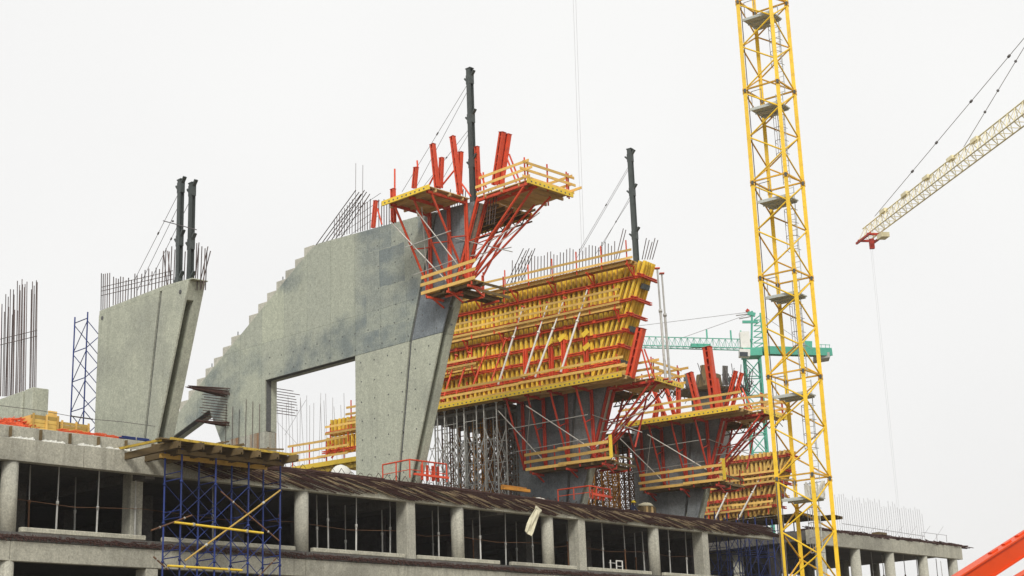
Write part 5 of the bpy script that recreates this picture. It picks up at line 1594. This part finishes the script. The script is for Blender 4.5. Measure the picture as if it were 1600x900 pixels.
# sacks and crate beside the worker
sk = thing('wrapped_pallet', 'pallet wrapped in pale sheeting beside the worker', 'pallet', fp(s_at(1012, 800, 1.2), 1.2, ROOF))
s = s_at(1012, 800, 1.2)
zt_ = z_at(1012, 790, 1.2)
for k in range(5):
    fa_box(s - .7 + k * .3, s - .45 + k * .3, 1.0, 1.7, ROOF - .18, zt_ - .1 + .06 * (k % 2), 'pallet_load', ('oldplank', 'deck')[k % 2], sk, .02)
mb = MB(); n = 10; rings = []
for k in range(4):
    a_ = k / 3 * 1.4
    rings.append([fp(s + .8 * math.cos(a_) * math.cos(6.283 * j / n) * random.uniform(.8, 1.1), 1.3 + .45 * math.cos(a_) * math.sin(6.283 * j / n), zt_ - .05 + .28 * math.sin(a_) + random.uniform(-.04, .04)) for j in range(n)])
mb.dome(rings)
mb.build('pallet_sheet', 'cloth', sk, smooth=True)

# ------------------------------------------------------------------ worker
def worker():
    off = 1.3
    s = s_at(987, 800, off)
    zh = z_at(987, 783, off)
    base = fp(s, off, zh - 1.42)
    P = thing('person', 'worker in dark blue clothes and a yellow helmet crouching on the roof edge', 'person', base)
    right, fwd = FA.V, FA.U
    def q(x, y, z): return base + right * x + fwd * y + Z3 * z
    V_ = [q(0, 0, .55), q(0, .04, .78), q(.02, .1, 1.0), q(.02, .13, 1.13), q(.02, .16, 1.26), q(.02, .17, 1.33),
          q(.19, .1, 1.05), q(.27, .2, .85), q(.2, .38, .72), q(.17, .47, .7),
          q(-.16, .1, 1.05), q(-.25, .18, .83), q(-.16, .36, .68), q(-.12, .45, .66),
          q(.12, .02, .5), q(.2, .36, .5), q(.18, .2, .1), q(.19, .36, .05),
          q(-.12, .02, .5), q(-.2, .34, .42), q(-.18, .02, .12), q(-.19, .18, .05)]
    Ed = [(0, 1), (1, 2), (2, 3), (3, 4), (4, 5), (2, 6), (6, 7), (7, 8), (8, 9), (2, 10), (10, 11), (11, 12), (12, 13), (0, 14), (14, 15), (15, 16), (16, 17), (0, 18), (18, 19), (19, 20), (20, 21)]
    Rr = [.17, .16, .17, .07, .105, .09, .08, .06, .045, .035, .08, .06, .045, .035, .11, .09, .06, .045, .11, .09, .06, .045]
    me = bpy.data.meshes.new('person_body')
    me.from_pydata([tuple(v) for v in V_], Ed, [])
    o = bpy.data.objects.new('body', me); COL.objects.link(o)
    attach(o, P)
    me.materials.append(M['jacket'])
    sk_ = o.modifiers.new('skin', 'SKIN'); sub = o.modifiers.new('sub', 'SUBSURF'); sub.levels = 2; sub.render_levels = 2
    for i, r in enumerate(Rr): me.skin_vertices[0].data[i].radius = (r, r)
    me.skin_vertices[0].data[0].use_root = True
    mb = MB(); n = 14; rings = []
    hc_ = q(.02, .17, 1.3)
    for k in range(6):
        a_ = k / 5 * 1.5
        rings.append([hc_ + right * (.145 * math.cos(a_) * math.cos(6.283 * j / n)) + fwd * (.175 * math.cos(a_) * math.sin(6.283 * j / n)) + Z3 * (.16 * math.sin(a_)) for j in range(n)])
    mb.dome(rings)
    brim = lambda z, r: [hc_ + right * (r * math.cos(6.283 * j / n)) + fwd * (r * 1.15 * math.sin(6.283 * j / n) + .03) + Z3 * z for j in range(n)]
    mb.prism(brim(-.02, .18), brim(.01, .17))
    mb.build('helmet', 'helmet', P, smooth=True)
    mb = MB()
    f0 = q(.02, .245, 1.22)
    mb.prism([f0 + right * x_ + Z3 * z_ for x_, z_ in ((-.065, -.09), (.065, -.09), (.08, .0), (.07, .07), (-.07, .07), (-.08, 0))],
             [f0 + fwd * .045 + right * x_ * .8 + Z3 * z_ * .9 for x_, z_ in ((-.065, -.09), (.065, -.09), (.08, .0), (.07, .07), (-.07, .07), (-.08, 0))])
    mb.prism([f0 + fwd * .04 + right * x_ + Z3 * z_ for x_, z_ in ((-.018, -.035), (.018, -.035), (.01, .03), (-.01, .03))], [f0 + fwd * .075 + right * x_ * .6 + Z3 * z_ for x_, z_ in ((-.018, -.035), (.018, -.035), (.01, .0), (-.01, .0))])
    mb.build('face', 'skin', P, smooth=True)
    for sx, hx, hy, hz in ((1, .17, .47, .7), (-1, -.12, .45, .66)):
        mb = MB()
        h0 = q(hx, hy, hz)
        mb.bar(h0, h0 + fwd * .09 - Z3 * .02, .08, .035, 'box', right)
        for j in range(4):
            a = h0 + fwd * .085 + right * (-.03 + j * .02) - Z3 * .02
            mb.bar(a, a + fwd * (.045 - .008 * abs(j - 1.3)) - Z3 * .02, .017, .017, 'tube6')
            mb.bar(a + fwd * .043 - Z3 * .02, a + fwd * .06 - Z3 * .055, .016, .016, 'tube6')
        a = h0 + fwd * .02 - right * sx * .04
        mb.bar(a, a + fwd * .05 - right * sx * .03 - Z3 * .02, .02, .02, 'tube6')
        mb.build('hand', 'skin', P)
worker()

# ------------------------------------------------------------------ orange boom in the right foreground
BD = 36.0
def bp_(x, y, d=BD):
    r_ = ray(x, y); return CAM + r_ * (d / r_.y)
bo = thing('pump_boom', 'thick orange red boom arm cutting across the lower right corner', 'boom', bp_(1500, 930))
A, B = bp_(1440, 952), bp_(1700, 785, BD + 2)
d_ = (B - A).normalized(); sd_ = d_.cross(Z3).normalized(); up_ = sd_.cross(d_).normalized()
bar('boom_arm', A, B, .40, .34, 'boom', bo, 'box', up_)
for t in (.42, .5, .58, .66, .74):
    bar('boom_lug', A.lerp(B, t) + up_ * .2 , A.lerp(B, t) + up_ * .2 + d_ * .22, .12, .14, 'boom', bo, 'box', up_)
bar('boom_flange', A + up_ * .205, B + up_ * .205, .035, .44, 'boom', bo, 'box', up_)
bar('boom_flange', A - up_ * .205, B - up_ * .205, .035, .44, 'boom', bo, 'box', up_)
tube('boom_pipe', A - sd_ * .3 - up_ * .1, B - sd_ * .3 - up_ * .1, .12, 'dkred', bo)
A2, B2 = bp_(1575, 925, BD - 1), bp_(1700, 850, BD)
b2 = thing('pump_boom', 'small orange boom end at the very bottom right corner', 'boom', A2)
bar('boom_arm', A2, B2, .4, .36, 'boom', b2, 'box', up_)
tube('boom_pin', A2.lerp(B2, .1) - sd_ * .3, A2.lerp(B2, .1) + sd_ * .3, .2, 'boom', b2)

# slack rope strung along the roof at the left
rl = thing('slack_rope', 'dark slack rope strung from the left wall stub past the leftmost fin', 'rope', fp(-16, 3, ROOF + 2))
pts_ = [hit(x, y, fp(0, .9, 0), FA.U) for x, y in ((-5, 633), (60, 641), (110, 650), (145, 655), (190, 659), (242, 666))]
for i, (a, b) in enumerate(zip(pts_, pts_[1:])):
    tube('rope_length', a, b, .07 if i == 2 else .028, 'dkcable', rl)

# thin safety rope strung column to column across the open storey
sr = thing('safety_rope', 'thin rope strung at waist height across the open dark storey', 'rope', fp(0, 1.1, L2 + 1.6))
nodes_ = [-26, -17.9, -10, 0, 8.1, 12.4, 20.8, 23.9, 32.2, 38]
for a, b in zip(nodes_, nodes_[1:]):
    m_ = (a + b) / 2
    for p, q, zp, zq in ((a, m_, 1.75, 1.55), (m_, b, 1.55, 1.75)):
        tube('rope_length', fp(p, 1.1, L2 + zp), fp(q, 1.1, L2 + zq), .025, 'rust', sr)

# ------------------------------------------------------------------ thin mist over the whole site
hm = bpy.data.materials.new('mist')
hm.use_nodes = True
hn = hm.node_tree
hn.nodes.clear()
ho = hn.nodes.new('ShaderNodeOutputMaterial')
hv = hn.nodes.new('ShaderNodeVolumePrincipled')
hv.inputs['Color'].default_value = (0.95, 0.95, 0.95, 1)
hv.inputs['Density'].default_value = 0.0002
hv.inputs['Anisotropy'].default_value = 0.2
hn.links.new(hv.outputs[0], ho.inputs['Volume'])
M['mist'] = hm
hb = MB()
hb.box([(-920, -320, -1), (920, -320, -1), (920, 1520, -1), (-920, 1520, -1), (-920, -320, 75), (920, -320, 75), (920, 1520, 75), (-920, 1520, 75)])
hz = hb.build('haze', 'mist')
hz['kind'] = 'stuff'
hz['label'] = 'thin pale mist over the whole building site'
scene.cycles.volume_bounces = 1
